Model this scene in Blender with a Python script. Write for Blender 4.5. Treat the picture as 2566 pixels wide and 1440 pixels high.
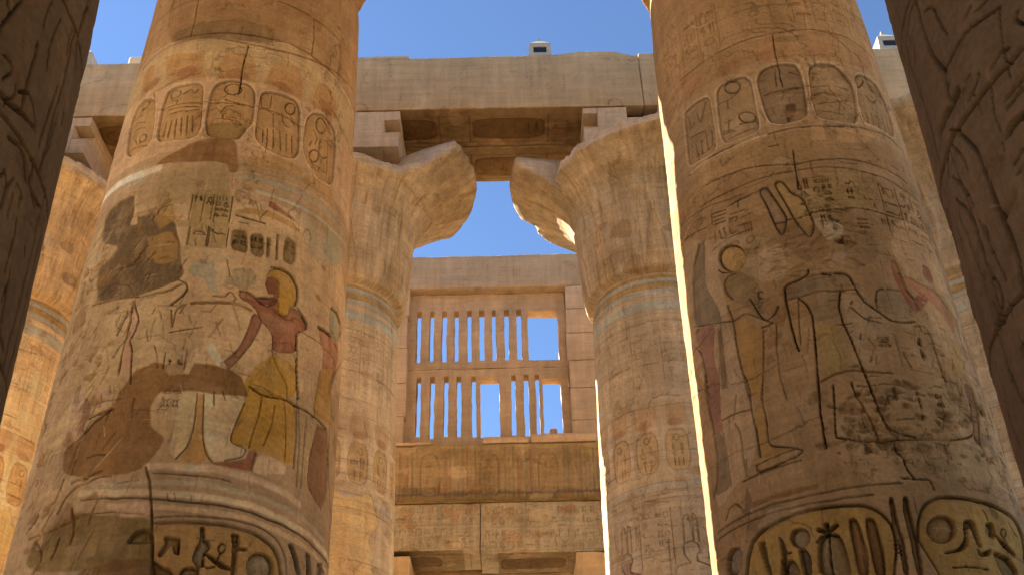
import bpy, math
import numpy as np
from mathutils import Matrix, Vector
np.seterr(all='ignore')

# ------------------------------------------------------------------ camera
F_PX, PITCH, ROLL, YAW = 2651.2, 0.58765, -0.0264, -0.0093
IMG_W, IMG_H = 2566.0, 1440.0
CAM_Z = 1.6
scene = bpy.context.scene
for o in list(bpy.data.objects):
    bpy.data.objects.remove(o, do_unlink=True)
COL = scene.collection


def ray_uv(u, v):
    c, s = math.cos(ROLL), math.sin(ROLL)
    u, v = c*u - s*v, s*u + c*v
    x = u
    y = math.cos(PITCH) - v*math.sin(PITCH)
    z = math.sin(PITCH) + v*math.cos(PITCH)
    c, s = math.cos(YAW), math.sin(YAW)
    return np.array((c*x - s*y, s*x + c*y, z))


def ray(px, py):
    return ray_uv((px - IMG_W/2)/F_PX, -(py - IMG_H/2)/F_PX)


fwd = ray_uv(0, 0)
right = ray_uv(1, 0) - fwd
up = ray_uv(0, 1) - fwd
cam_d = bpy.data.cameras.new('camera')
cam = bpy.data.objects.new('camera', cam_d)
COL.objects.link(cam)
cam.matrix_world = Matrix(((right[0], up[0], -fwd[0], 0), (right[1], up[1], -fwd[1], 0),
                           (right[2], up[2], -fwd[2], CAM_Z), (0, 0, 0, 1)))
cam_d.sensor_fit = 'HORIZONTAL'
cam_d.sensor_width = 36.0
cam_d.lens = 36.0*F_PX/IMG_W
cam_d.clip_start = 0.1
cam_d.clip_end = 6000
scene.camera = cam

# ------------------------------------------------------------------ light
SUN_EL, SUN_AZ = math.radians(33.5), math.radians(-71.4)
w = bpy.data.worlds.new('World')
scene.world = w
w.use_nodes = True
nt = w.node_tree
sky = nt.nodes.new('ShaderNodeTexSky')
sky.sky_type = 'NISHITA'
sky.sun_disc = False
sky.sun_elevation = SUN_EL
sky.sun_rotation = SUN_AZ
sky.altitude = 2500
sky.air_density = 1.0
sky.dust_density = 0.0
sky.ozone_density = 4.0
bg = nt.nodes['Background']
bg.inputs['Strength'].default_value = 0.05
nt.links.new(sky.outputs[0], bg.inputs[0])
sun_d = bpy.data.lights.new('sun', 'SUN')
sun_d.energy = 5.0
sun_d.angle = math.radians(0.5)
sun_d.color = (1.0, 0.92, 0.82)
sun = bpy.data.objects.new('sun', sun_d)
COL.objects.link(sun)
sdir = Vector((math.sin(SUN_AZ)*math.cos(SUN_EL), math.cos(SUN_AZ)*math.cos(SUN_EL), math.sin(SUN_EL)))
sun.rotation_euler = sdir.to_track_quat('Z', 'Y').to_euler()
sun.location = (0, 40, 60)
scene.view_settings.view_transform = 'Standard'
scene.view_settings.look = 'None'
scene.view_settings.exposure = 2.62
scene.view_settings.gamma = 1.0
scene.render.engine = 'CYCLES'
scene.cycles.max_bounces = 8
scene.cycles.diffuse_bounces = 6

# ------------------------------------------------------------------ noise
_rng = np.random.RandomState(7)
_TAB = _rng.rand(4096).astype(np.float32)


def vnoise(P, scale, seed=0):
    """3-D value noise in -1..1; P (...,3)"""
    Q = P*scale + seed*17.31
    I = np.floor(Q).astype(np.int64)
    f = (Q - I).astype(np.float32)
    f = f*f*(3 - 2*f)
    ix, iy, iz = I[..., 0]*73856093, I[..., 1]*19349663, I[..., 2]*83492791
    jx, jy, jz = ix + 73856093, iy + 19349663, iz + 83492791

    def hsh(a, b, c):
        k = (a ^ b ^ c)
        return _TAB[(k ^ (k >> 13)) & 4095]
    fx, fy, fz = f[..., 0], f[..., 1], f[..., 2]
    a = hsh(ix, iy, iz)*(1-fx) + hsh(jx, iy, iz)*fx
    b = hsh(ix, jy, iz)*(1-fx) + hsh(jx, jy, iz)*fx
    c = hsh(ix, iy, jz)*(1-fx) + hsh(jx, iy, jz)*fx
    d = hsh(ix, jy, jz)*(1-fx) + hsh(jx, jy, jz)*fx
    return ((a*(1-fy) + b*fy)*(1-fz) + (c*(1-fy) + d*fy)*fz)*2 - 1


def fbm(P, scale, octv=4, seed=0, gain=0.5):
    r, a, t = 0, 1.0, 0
    for k in range(octv):
        r = r + a*vnoise(P, scale*2.03**k, seed + k*3)
        t += a
        a *= gain
    return r/t


def sstep(a, b, x):
    t = np.clip((x - a)/(b - a), 0, 1)
    return t*t*(3 - 2*t)


# ------------------------------------------------------------------ colours (albedo, linear)
def lin(r, g, b):
    v = np.array((r, g, b))/255.0
    return np.where(v <= .04045, v/12.92, ((v + .055)/1.055)**2.4)


ILL = np.array((0.76, 0.60, 0.51))


def alb(r, g, b):
    return np.clip(lin(r, g, b)/ILL, 0.01, 0.8)


STONE = alb(146, 110, 76)
CREAM = alb(164, 124, 86)
PINK = alb(154, 118, 78)
OCHRE = alb(146, 102, 52)
ORANGE = alb(148, 102, 60)
LOSS = alb(120, 80, 44)
DKLOSS = alb(104, 76, 48)
OLIVE = alb(118, 88, 48)
RED = alb(132, 76, 52)
REDDISC = alb(136, 86, 52)
YELLOW = alb(154, 108, 44)
GREY = alb(142, 120, 94)
GRIME_SHADE = alb(50, 31, 16)  # near-black in carved cuts is painted shade; joints and scratches use it too
PATCH = alb(174, 124, 74)


# ------------------------------------------------------------------ relief canvas
def rounded(pts, closed=True, it=2, q=.17):
    """ease the corners of a hand-drawn outline"""
    pts = [tuple(p) for p in pts]
    for _ in range(it):
        out = [] if closed else [pts[0]]
        n_ = len(pts)
        for i in range(n_ if closed else n_-1):
            a, b = pts[i], pts[(i+1) % n_]
            out.append((a[0]+(b[0]-a[0])*q, a[1]+(b[1]-a[1])*q))
            out.append((a[0]+(b[0]-a[0])*(1-q), a[1]+(b[1]-a[1])*(1-q)))
        if not closed:
            out.append(pts[-1])
        pts = out
    return pts


class Canvas:
    def __init__(s, us, vs, base, jag=None):
        s.u, s.v = us, vs
        s.h = np.zeros((len(vs), len(us)), np.float32)
        s.cut = np.zeros_like(s.h)
        s.c = np.ones((len(vs), len(us), 3), np.float32)*np.asarray(base, np.float32)
        s.jag = jag
        s.wm = None
        s.lw = 1.0
        s.la = 1.0
        s.ld = 1.0

    def win(s, u0, u1, v0, v1):
        a, b = np.searchsorted(s.u, [u0, u1])
        c, d = np.searchsorted(s.v, [v0, v1])
        return slice(max(c-1, 0), d+1), slice(max(a-1, 0), b+1)

    def _coords(s, sv, su, jag):
        U, V = np.meshgrid(s.u[su], s.v[sv])
        if jag and s.jag is not None:
            U = U + jag*s.jag[0][sv, su]
            V = V + jag*s.jag[1][sv, su]
        return U, V

    def sd(s, poly, U, V):
        n = len(poly)
        ins = np.zeros(U.shape, bool)
        D = np.full(U.shape, 1e9)
        for i in range(n):
            x0, y0 = poly[i]
            x1, y1 = poly[(i+1) % n]
            dx, dy = x1-x0, y1-y0
            L = dx*dx + dy*dy + 1e-12
            t = np.clip(((U-x0)*dx + (V-y0)*dy)/L, 0, 1)
            D = np.minimum(D, (U-x0-t*dx)**2 + (V-y0-t*dy)**2)
            if y0 != y1:
                cr = ((y0 > V) != (y1 > V)) & (U < dx*(V-y0)/dy + x0)
                ins ^= cr
        return np.where(ins, 1, -1)*np.sqrt(D)

    def fill(s, poly, col=None, d=0.0, soft=0.012, jag=0.0, a=1.0, bulge=0.0, rim=0.0, rimcol=None, worn=.42):
        """tint and / or sink a closed outline; bulge>0: sunk relief, floor rises again away from the cut"""
        if 5 <= len(poly) < 24:
            poly = rounded(poly)
        poly = np.asarray(poly, float)
        m = soft + abs(jag) + rim
        (u0, v0), (u1, v1) = poly.min(0)-m, poly.max(0)+m
        sv, su = s.win(u0, u1, v0, v1)
        U, V = s._coords(sv, su, jag)
        if U.size == 0:
            return
        D = s.sd(poly, U, V)
        k = sstep(-soft, soft, D)
        if col is not None:
            ka = k*a
            if s.wm is not None and worn:
                ka = ka*(1 - worn*s.wm[sv, su])
            s.c[sv, su] += (np.asarray(col) - s.c[sv, su])*ka[..., None]
        if d:
            dep = d*k
            if bulge > 0:
                d = d*(1 + .9*(s.ld-1))
                dep = d*k*(0.25 + 0.75*np.exp(-np.maximum(D, 0)/bulge))
            s.h[sv, su] -= dep
        if rim:
            g = 1 - sstep(rim*0.4, rim, np.abs(D))
            s.cut[sv, su] = np.maximum(s.cut[sv, su], abs(d)*1.3*g)
            if rimcol is not None:
                s.c[sv, su] += (np.asarray(rimcol) - s.c[sv, su])*(0.6*g)[..., None]

    def line(s, pts, w=0.02, d=0.02, col=None, a=0.6, jag=0.0, closed=False):
        pts = [tuple(q) for q in pts]
        if closed:
            pts = rounded(pts) if len(pts) < 24 else pts
            pts = pts + [pts[0]]
        elif 2 < len(pts) < 24:
            pts = rounded(pts, False)
        P = np.array(pts, float)
        w = w*s.lw
        a = min(1, a*s.la)
        d = d*s.ld
        m = w + abs(jag)
        (u0, v0), (u1, v1) = P.min(0)-m, P.max(0)+m
        sv, su = s.win(u0, u1, v0, v1)
        U, V = s._coords(sv, su, jag)
        if U.size == 0:
            return
        D = np.full(U.shape, 1e9)
        for (x0, y0), (x1, y1) in zip(pts[:-1], pts[1:]):
            dx, dy = x1-x0, y1-y0
            L = dx*dx + dy*dy + 1e-12
            t = np.clip(((U-x0)*dx + (V-y0)*dy)/L, 0, 1)
            D = np.minimum(D, (U-x0-t*dx)**2 + (V-y0-t*dy)**2)
        k = 1 - sstep(w*0.35, w, np.sqrt(D))
        if s.jag is not None:
            k = k*(.62 + .38*sstep(-.4, .15, s.jag[1][sv, su] + .5*s.jag[0][sv, su]))
        s.cut[sv, su] = np.maximum(s.cut[sv, su], d*k)
        if col is not None:
            s.c[sv, su] += (np.asarray(col) - s.c[sv, su])*(k*a)[..., None]

    def band(s, v0, v1, col, a=1.0, jag=0.0, d=0.0):
        s.fill([(s.u[0]-1, v0), (s.u[-1]+1, v0), (s.u[-1]+1, v1), (s.u[0]-1, v1)], col, d=d, jag=jag, a=a)


def ell(cu, cv, ru, rv, n=20, a0=0, a1=360):
    t = np.radians(np.linspace(a0, a1, n, endpoint=(a1-a0 < 360)))
    return [(cu + ru*math.cos(k), cv + rv*math.sin(k)) for k in t]


def oval(cu, cv, w, h, p=3.2, n=36):
    t = np.linspace(0, 2*math.pi, n, endpoint=False)
    e = 2.0/p
    return [(cu + w/2*np.sign(math.cos(k))*abs(math.cos(k))**e, cv + h/2*np.sign(math.sin(k))*abs(math.sin(k))**e) for k in t]


# simple hieroglyph outlines in a unit cell: lists of polylines
def _gl():
    G = {}
    G['disc'] = [ell(.5, .5, .32, .32, 14) + [(.82, .5)]]
    G['wave'] = [[(.02 + .12*i, .42 + .16*(i % 2)) for i in range(9)]]
    G['bars'] = [[(.25, .15), (.25, .85)], [(.5, .15), (.5, .85)], [(.75, .15), (.75, .85)]]
    G['reed'] = [[(.5, .02), (.5, .55), (.35, .75), (.5, .98), (.66, .75), (.5, .55)]]
    G['reeds'] = [[(.3, .02), (.3, .55), (.2, .75), (.3, .98), (.4, .75), (.3, .55)], [(.7, .02), (.7, .55), (.6, .75), (.7, .98), (.8, .75), (.7, .55)]]
    G['bird'] = [[(.1, .1), (.3, .45), (.25, .7), (.4, .9), (.6, .85), (.5, .65), (.75, .4), (.95, .15), (.6, .25), (.3, .45)], [(.5, .3), (.5, .02), (.7, .02)]]
    G['mouth'] = [[(.02, .5), (.3, .66), (.7, .66), (.98, .5), (.7, .34), (.3, .34), (.02, .5)]]
    G['box'] = [[(.1, .2), (.1, .8), (.9, .8), (.9, .2), (.65, .2)]]
    G['board'] = [[(.05, .4), (.95, .4), (.95, .6), (.05, .6), (.05, .4)], [(.2, .6), (.2, .75)], [(.5, .6), (.5, .75)], [(.8, .6), (.8, .75)]]
    G['ankh'] = [[(.5, .02), (.5, .5), (.32, .72), (.5, .97), (.68, .72), (.5, .5)], [(.22, .48), (.78, .48)]]
    G['snake'] = [[(.02, .35), (.25, .5), (.5, .35), (.75, .5), (.95, .7), (.8, .78)]]
    G['loaf'] = [ell(.5, .3, .36, .4, 10, 0, 180) + [(.86, .3)]]
    G['leg'] = [[(.35, .95), (.35, .15), (.8, .15), (.8, .3), (.52, .32), (.52, .95)]]
    G['scarab'] = [ell(.5, .48, .22, .34, 12) + [(.72, .48)], [(.3, .7), (.08, .95)], [(.7, .7), (.92, .95)], [(.3, .35), (.08, .1)], [(.7, .35), (.92, .1)]]
    G['sit'] = [[(.25, .05), (.2, .45), (.35, .6), (.33, .85), (.5, .95), (.6, .8), (.5, .62), (.65, .4), (.8, .35), (.8, .05), (.25, .05)]]
    G['flag'] = [[(.3, .02), (.3, .98), (.85, .82), (.3, .66)]]
    return G


GL = _gl()
GK = list(GL)


def glyph(cv, kind, u, v, w, h, lw, d, col=None, flip=False):
    for pl in GL[kind]:
        cv.line([(u + w*((1-a) if flip else a), v + h*b) for a, b in pl], lw, d, col)


def glyph_field(cv, u0, u1, v0, v1, cw, ch, lw, d, rs, col=None, skip=0.12, rule=True):
    n = max(1, int(round((u1-u0)/cw)))
    cw = (u1-u0)/n
    for i in range(n):
        a = u0 + i*cw
        if rule:
            cv.line([(a, v0), (a, v1)], lw*0.8, d*0.8, col)
        v = v1
        while v - ch*0.4 > v0:
            hh = ch*rs.uniform(.6, 1.15)
            if v - hh < v0:
                break
            if rs.rand() > skip:
                k = GK[rs.randint(len(GK))]
                if rs.rand() < .35:
                    for q in range(2):
                        glyph(cv, GK[rs.randint(len(GK))], a + cw*(.08 + .44*q), v-hh+.08*hh, cw*.4, hh*.82, lw, d, col)
                else:
                    glyph(cv, k, a + cw*.12, v-hh+.08*hh, cw*.76, hh*.84, lw, d, col, rs.rand() < .5)
            v -= hh
    if rule:
        cv.line([(u1, v0), (u1, v1)], lw*0.8, d*0.8, col)


def cartouche(cv, u, v, w, h, d, rs, col, gcol=None, lw=0.011, tail=True, glyphs=True):
    cv.fill(oval(u, v, w, h), col, d=d, soft=0.014, bulge=0.09)
    cv.line(oval(u, v, w, h), 0.016, d*1.0, gcol, .35, closed=True)
    if tail:
        cv.line([(u-w*.48, v-h*.53), (u+w*.48, v-h*.53)], 0.014, d)
    if glyphs:
        glyph(cv, 'disc', u - w*.32 + rs.uniform(0, .25)*w, v+h*.17, w*.4, h*.24, lw, d*1.2, gcol)
        for (a, b, ww, hh) in ((-.36, -.14, .34, .28), (.02, -.12, .34, .28), (-.36, -.42, .72, .24)):
            k = GK[rs.randint(len(GK))]
            if b < -.3:
                k = ('bars', 'wave', 'board', 'bars', 'reeds')[rs.randint(5)]
            glyph(cv, k, u + a*w, v + b*h, ww*w, hh*h, lw, d*1.1, gcol)


def figure(cv, u, z, H, d, col=None, flip=1, lw=0.018, skin=None, kilt=None, crown=0):
    """standing king or god in sunk outline, H tall, feet at z"""
    def T(pts):
        return [(u + flip*a*H, z + b*H) for a, b in pts]
    if skin is not None:
        cv.fill(T([(-.02, .76), (-.12, .74), (-.13, .66), (-.06, .52), (.07, .52), (.09, .66), (.14, .73), (.04, .77), (.05, .86), (-.03, .86)]), skin, a=.7, jag=.02)
    if kilt is not None:
        cv.fill(T([(-.07, .52), (.07, .52), (.2, .3), (-.1, .3)]), kilt, a=.7, jag=.02)
    cv.line(T([(-.02, .76), (-.13, .74), (-.15, .6), (-.17, .42)]), lw, d, col)
    cv.line(T([(-.1, .66), (-.06, .52), (-.09, .3), (-.07, .03), (-.09, 0), (.02, 0), (0, .03), (.0, .3)]), lw, d, col)
    cv.line(T([(.03, .77), (.13, .73), (.22, .62), (.36, .66), (.37, .69), (.22, .66), (.1, .66), (.07, .52), (.2, .3), (-.09, .3)]), lw, d, col)
    cv.line(T([(.1, .3), (.13, .04), (.25, .0), (.12, 0), (.08, .04), (.05, .3)]), lw, d, col)
    cv.line(T([(-.02, .76), (-.06, .82), (-.06, .9), (0, .93), (.05, .9), (.06, .84), (.03, .82), (.03, .77)]), lw, d, col)
    if crown == 0:
        cv.line(T([(-.05, .92), (-.04, 1.12), (.0, 1.14), (.02, .93)]), lw, d, col)
        cv.line(T([(.02, .93), (.03, 1.14), (.06, 1.12), (.06, .92)]), lw, d, col)
    else:
        cv.line(ell(u + flip*.0, z + H*1.0, .07*H, .07*H, 18), lw, d, col, closed=True)
    cv.line(T([(.36, .0), (.37, .9)]), lw*.8, d*.8, col)


# ------------------------------------------------------------------ mesh output
def tag(o, label=None, cat=None, group=None, kind=None):
    if label: o['label'] = label
    if cat: o['category'] = cat
    if group: o['group'] = group
    if kind: o['kind'] = kind
    return o


def thing(name, label, cat, loc=(0, 0, 0), group=None):
    o = bpy.data.objects.new(name, None)
    o.location = loc
    o.empty_display_size = 0.3
    COL.objects.link(o)
    return tag(o, label, cat, group)


def mesh_obj(name, V, Fq, cols, mat, parent=None, smooth=True, tris=None):
    me = bpy.data.meshes.new(name)
    V = np.ascontiguousarray(V, np.float32)
    if parent is not None:
        V = V - np.array(parent.location, np.float32)
    nq = len(Fq)
    nt_ = 0 if tris is None else len(tris)
    me.vertices.add(len(V))
    me.vertices.foreach_set('co', V.ravel())
    loops = np.asarray(Fq, np.int32).ravel()
    st = np.arange(nq, dtype=np.int32)*4
    if nt_:
        st = np.concatenate([st, nq*4 + np.arange(nt_, dtype=np.int32)*3])
        loops = np.concatenate([loops, np.asarray(tris, np.int32).ravel()])
    me.loops.add(len(loops))
    me.loops.foreach_set('vertex_index', loops)
    me.polygons.add(nq + nt_)
    me.polygons.foreach_set('loop_start', st)
    me.polygons.foreach_set('use_smooth', np.full(nq + nt_, smooth, bool))
    me.update(calc_edges=True)
    at = me.color_attributes.new('paint', 'FLOAT_COLOR', 'POINT')
    C = np.ones((len(V), 4), np.float32)
    C[:, :3] = cols
    at.data.foreach_set('color', C.ravel())
    me.materials.append(mat)
    me.validate()
    o = bpy.data.objects.new(name, me)
    COL.objects.link(o)
    if parent is not None:
        o.parent = parent
    return o


def grid_obj(name, P, C, mat, parent=None, closed=True, caps=True, smooth=True):
    """P (nv,nu,3); wraps in u when closed; caps close the first and last row"""
    nv, nu = P.shape[:2]
    idx = np.arange(nv*nu).reshape(nv, nu)
    if closed:
        nxt = np.roll(idx, -1, 1)
        A, B = idx[:-1], nxt[:-1]
        D, E = idx[1:], nxt[1:]
    else:
        A, B, D, E = idx[:-1, :-1], idx[:-1, 1:], idx[1:, :-1], idx[1:, 1:]
    Fq = np.stack([A, B, E, D], -1).reshape(-1, 4)
    V = P.reshape(-1, 3)
    Cc = np.broadcast_to(C, P.shape).reshape(-1, 3)
    tris = None
    if caps and closed:
        c0, c1 = P[0].mean(0), P[-1].mean(0)
        V = np.concatenate([V, c0[None], c1[None]])
        Cc = np.concatenate([Cc, Cc[:1], Cc[-1:]])
        n = nv*nu
        a, b = idx[0], np.roll(idx[0], -1)
        e, f = idx[-1], np.roll(idx[-1], -1)
        tris = np.concatenate([np.stack([b, a, np.full(nu, n)], 1), np.stack([e, f, np.full(nu, n+1)], 1)])
    return mesh_obj(name, V, Fq, Cc, mat, parent, smooth, tris)


def stone_box(name, x0, x1, y0, y1, z0, z1, mat, parent=None, res=0.1, rad=0.05, amp=0.015, seed=1, base=STONE, chip=0.05, cvar=0.12):
    """a worn rectangular block: welded grid, rounded chipped edges, uneven faces"""
    lo, hi = np.array((x0, y0, z0), float), np.array((x1, y1, z1), float)
    n = np.maximum(2, np.minimum(160, np.round((hi-lo)/res).astype(int)))
    ax = [np.linspace(lo[i], hi[i], n[i]+1) for i in range(3)]
    for i in range(3):          # extra rows close to the edges
        r = min(rad*1.6, (hi[i]-lo[i])*.2)
        ax[i] = np.unique(np.round(np.concatenate([ax[i], [lo[i]+r*.3, lo[i]+r*.65, lo[i]+r, hi[i]-r*.3, hi[i]-r*.65, hi[i]-r]]), 6))
    ids = {}
    n = [len(a)-1 for a in ax]
    V, Fq = [], []

    def vid(i, j, k):
        key = (i, j, k)
        if key not in ids:
            ids[key] = len(V)
            V.append((ax[0][i], ax[1][j], ax[2][k]))
        return ids[key]
    for k in (0, n[2]):
        for i in range(n[0]):
            for j in range(n[1]):
                q = [vid(i, j, k), vid(i+1, j, k), vid(i+1, j+1, k), vid(i, j+1, k)]
                Fq.append(q if k else q[::-1])
    for j in (0, n[1]):
        for i in range(n[0]):
            for k in range(n[2]):
                q = [vid(i, j, k), vid(i+1, j, k), vid(i+1, j, k+1), vid(i, j, k+1)]
                Fq.append(q[::-1] if j else q)
    for i in (0, n[0]):
        for j in range(n[1]):
            for k in range(n[2]):
                q = [vid(i, j, k), vid(i, j+1, k), vid(i, j+1, k+1), vid(i, j, k+1)]
                Fq.append(q if i else q[::-1])
    V = np.array(V)
    nz = fbm(V, 1.3, 4, seed)
    rr = np.clip(rad*(1 + 1.2*nz) + chip*np.maximum(0, vnoise(V, 2.3, seed+5) - .25)*2, rad*.3, min(hi-lo)*.35)[:, None]
    q = np.clip(V, lo+rr, hi-rr)
    dv = V - q
    L = np.linalg.norm(dv, axis=1, keepdims=True)
    V2 = np.where(L > 1e-6, q + dv/np.maximum(L, 1e-6)*rr, V)
    nrm = np.where(L > 1e-6, dv/np.maximum(L, 1e-6), 0)
    V2 = V2 + nrm*(amp*fbm(V, 2.1, 4, seed+9))[:, None]
    C = np.asarray(base)*(1 + cvar*fbm(V, .9, 4, seed+2)[:, None] + .05*vnoise(V, 7, seed)[:, None])
    return mesh_obj(name, V2, np.array(Fq), C, mat, parent, True)


def merged(name, boxes, mat, parent=None, same=False, **kw):
    """several butted blocks worked into one mesh"""
    obs = [stone_box(name, *b, mat=mat, seed=11+(0 if same else i), **kw) for i, b in enumerate(boxes)]
    vs, fs, cs, off = [], [], [], 0
    for o in obs:
        me = o.data
        v = np.zeros(len(me.vertices)*3, np.float32)
        me.vertices.foreach_get('co', v)
        f = np.zeros(len(me.loops), np.int32)
        me.loops.foreach_get('vertex_index', f)
        c = np.zeros(len(me.vertices)*4, np.float32)
        me.color_attributes['paint'].data.foreach_get('color', c)
        vs.append(v.reshape(-1, 3)); fs.append(f.reshape(-1, 4)+off); cs.append(c.reshape(-1, 4)[:, :3])
        off += len(vs[-1])
        bpy.data.objects.remove(o)
        bpy.data.meshes.remove(me)
    return mesh_obj(name, np.concatenate(vs), np.concatenate(fs), np.concatenate(cs), mat, parent, True)


# ------------------------------------------------------------------ materials
def stone_mat(name, bump=0.35, streak=0.10, var=0.16, speck=0.10, warm=(1, 1, 1)):
    m = bpy.data.materials.new(name)
    m.use_nodes = True
    t = m.node_tree
    N, Lk = t.nodes, t.links
    b = N['Principled BSDF']
    b.inputs['Roughness'].default_value = 0.92
    b.inputs['Specular IOR Level'].default_value = 0.15
    tc = N.new('ShaderNodeTexCoord')
    at = N.new('ShaderNodeAttribute')
    at.attribute_name = 'paint'

    def noise(scale, det, mp=None, rough=.6):
        n = N.new('ShaderNodeTexNoise')
        n.inputs['Scale'].default_value = scale
        n.inputs['Detail'].default_value = det
        n.inputs['Roughness'].default_value = rough
        if mp:
            k = N.new('ShaderNodeMapping')
            k.inputs['Scale'].default_value = mp
            Lk.new(tc.outputs['Object'], k.inputs['Vector'])
            Lk.new(k.outputs[0], n.inputs['Vector'])
        else:
            Lk.new(tc.outputs['Object'], n.inputs['Vector'])
        return n

    def mulvar(col, n, amt):
        mr = N.new('ShaderNodeMapRange')
        mr.inputs['From Min'].default_value = .28
        mr.inputs['From Max'].default_value = .72
        mr.inputs['To Min'].default_value = 1-amt
        mr.inputs['To Max'].default_value = 1+amt
        Lk.new(n.outputs['Fac'], mr.inputs['Value'])
        mx = N.new('ShaderNodeVectorMath')
        mx.operation = 'SCALE'
        Lk.new(col, mx.inputs[0])
        Lk.new(mr.outputs[0], mx.inputs['Scale'])
        return mx.outputs[0]
    n1 = noise(0.9, 6)
    n2 = noise(1.0, 5, (5, 5, .5))
    n3 = noise(22, 4)
    n4 = noise(1.0, 5, (.7, .7, 9))
    col = mulvar(at.outputs['Color'], n1, var)
    col = mulvar(col, n2, streak)
    col = mulvar(col, n3, speck)
    col = mulvar(col, n4, streak*.8)
    wm = N.new('ShaderNodeVectorMath')
    wm.operation = 'MULTIPLY'
    wm.inputs[1].default_value = warm
    Lk.new(col, wm.inputs[0])
    Lk.new(wm.outputs[0], b.inputs['Base Color'])
    nb1, nb2 = noise(14, 8, None, .7), noise(55, 3)
    vo = N.new('ShaderNodeTexVoronoi')
    vo.inputs['Scale'].default_value = 17
    Lk.new(tc.outputs['Object'], vo.inputs['Vector'])
    vr = N.new('ShaderNodeMapRange')
    vr.inputs['From Max'].default_value = .22
    Lk.new(vo.outputs['Distance'], vr.inputs['Value'])
    ad = N.new('ShaderNodeMath'); ad.operation = 'ADD'
    Lk.new(nb1.outputs['Fac'], ad.inputs[0])
    ml = N.new('ShaderNodeMath'); ml.operation = 'MULTIPLY'; ml.inputs[1].default_value = .35
    Lk.new(nb2.outputs['Fac'], ml.inputs[0])
    Lk.new(ml.outputs[0], ad.inputs[1])
    ad2 = N.new('ShaderNodeMath'); ad2.operation = 'ADD'
    ml2 = N.new('ShaderNodeMath'); ml2.operation = 'MULTIPLY'; ml2.inputs[1].default_value = .25
    Lk.new(vr.outputs[0], ml2.inputs[0])
    Lk.new(ad.outputs[0], ad2.inputs[0]); Lk.new(ml2.outputs[0], ad2.inputs[1])
    bp = N.new('ShaderNodeBump')
    bp.inputs['Strength'].default_value = bump
    bp.inputs['Distance'].default_value = .03
    Lk.new(ad2.outputs[0], bp.inputs['Height'])
    Lk.new(bp.outputs[0], b.inputs['Normal'])
    return m


M_COL = stone_mat('painted_sandstone', .6, .16, .18, .17, (1.07, .99, .83))
M_FAR = stone_mat('weathered_sandstone', .55, .18, .20, .18)
M_BLOCK = stone_mat('sandstone_block', .45, .14, .14, .12, (1.10, 1.0, .88))
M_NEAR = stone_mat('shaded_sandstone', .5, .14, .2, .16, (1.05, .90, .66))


def plain_mat(name, col, rough=.7, metal=0):
    m = bpy.data.materials.new(name)
    m.use_nodes = True
    b = m.node_tree.nodes['Principled BSDF']
    b.inputs['Roughness'].default_value = rough
    b.inputs['Metallic'].default_value = metal
    n = m.node_tree.nodes.new('ShaderNodeTexNoise')
    n.inputs['Scale'].default_value = 9
    n.inputs['Detail'].default_value = 5
    r = m.node_tree.nodes.new('ShaderNodeValToRGB')
    r.color_ramp.elements[0].position = .3
    r.color_ramp.elements[1].position = .75
    r.color_ramp.elements[0].color = (*[c*.8 for c in col], 1)
    r.color_ramp.elements[1].color = (*[min(1, c*1.1) for c in col], 1)
    m.node_tree.links.new(n.outputs['Fac'], r.inputs[0])
    m.node_tree.links.new(r.outputs[0], b.inputs['Base Color'])
    return m


M_SAND = plain_mat('packed_sand', (.40, .33, .245), .95)
M_WHITE = plain_mat('faded_white_paint', (.38, .33, .25), .8)
M_BLACK = plain_mat('black_glass', (.012, .012, .014), .25)

# ------------------------------------------------------------------ ground
n = 60
gx = np.sign(np.linspace(-1, 1, n))*np.abs(np.linspace(-1, 1, n))**4*2500
X, Y = np.meshgrid(gx, gx)
P = np.stack([X, Y, .04*fbm(np.stack([X, Y, 0*X], -1), .2, 3, 3)-.02], -1)
g = grid_obj('ground', P, np.array((.5, .37, .23)), M_SAND, closed=False)
tag(g, kind='structure')


# ------------------------------------------------------------------ columns
def spaced(a, b, step):
    return np.linspace(a, b, max(2, int(round((b-a)/step))+1))


class Col:
    """a round shaft: axis, taper, and the mapping from a ray of the measured view to (arc length, height)"""
    def __init__(s, cx, cy, rf, rref):
        s.cx, s.cy, s.rf, s.R = cx, cy, rf, rref
        s.a0 = math.atan2(-cx, -cy)      # heading from axis to the viewpoint

    def at(s, px, py):
        d = ray(px, py)
        h = math.hypot(d[0], d[1])
        ux, uy = d[0]/h, d[1]/h
        t = s.cx*ux + s.cy*uy
        pe = ux*s.cy - uy*s.cx
        z = CAM_Z + t*d[2]/h
        for _ in range(4):
            r = float(s.rf(z))
            tt = t - math.sqrt(max(r*r - pe*pe, 0))
            z = CAM_Z + tt*d[2]/h
        dx, dy = tt*ux - s.cx, tt*uy - s.cy
        ph = s.a0 - math.atan2(dx, dy)
        ph = (ph + math.pi) % (2*math.pi) - math.pi
        return ph*s.R, z

    def crop(s, off, pts):
        k = 920.0/2548.0
        return [s.at(off[0] + x*k, off[1] + y*k) for x, y in pts]


def shaft_grid(col, zf, phi_f, coarse_u=.14, zlo=0.0, zhi=15.75, coarse_z=.2, du=.012, dz=.012):
    pf = math.radians(phi_f)
    us = np.concatenate([spaced(-math.pi*col.R, -pf*col.R, coarse_u)[:-1], spaced(-pf*col.R, pf*col.R, du), spaced(pf*col.R, math.pi*col.R, coarse_u)[1:-1]])
    vs = []
    if zf[0] > zlo: vs.append(spaced(zlo, zf[0], coarse_z)[:-1])
    vs.append(spaced(zf[0], zf[1], dz))
    if zhi > zf[1]: vs.append(spaced(zf[1], zhi, coarse_z)[1:])
    return us, np.concatenate(vs)


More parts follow.
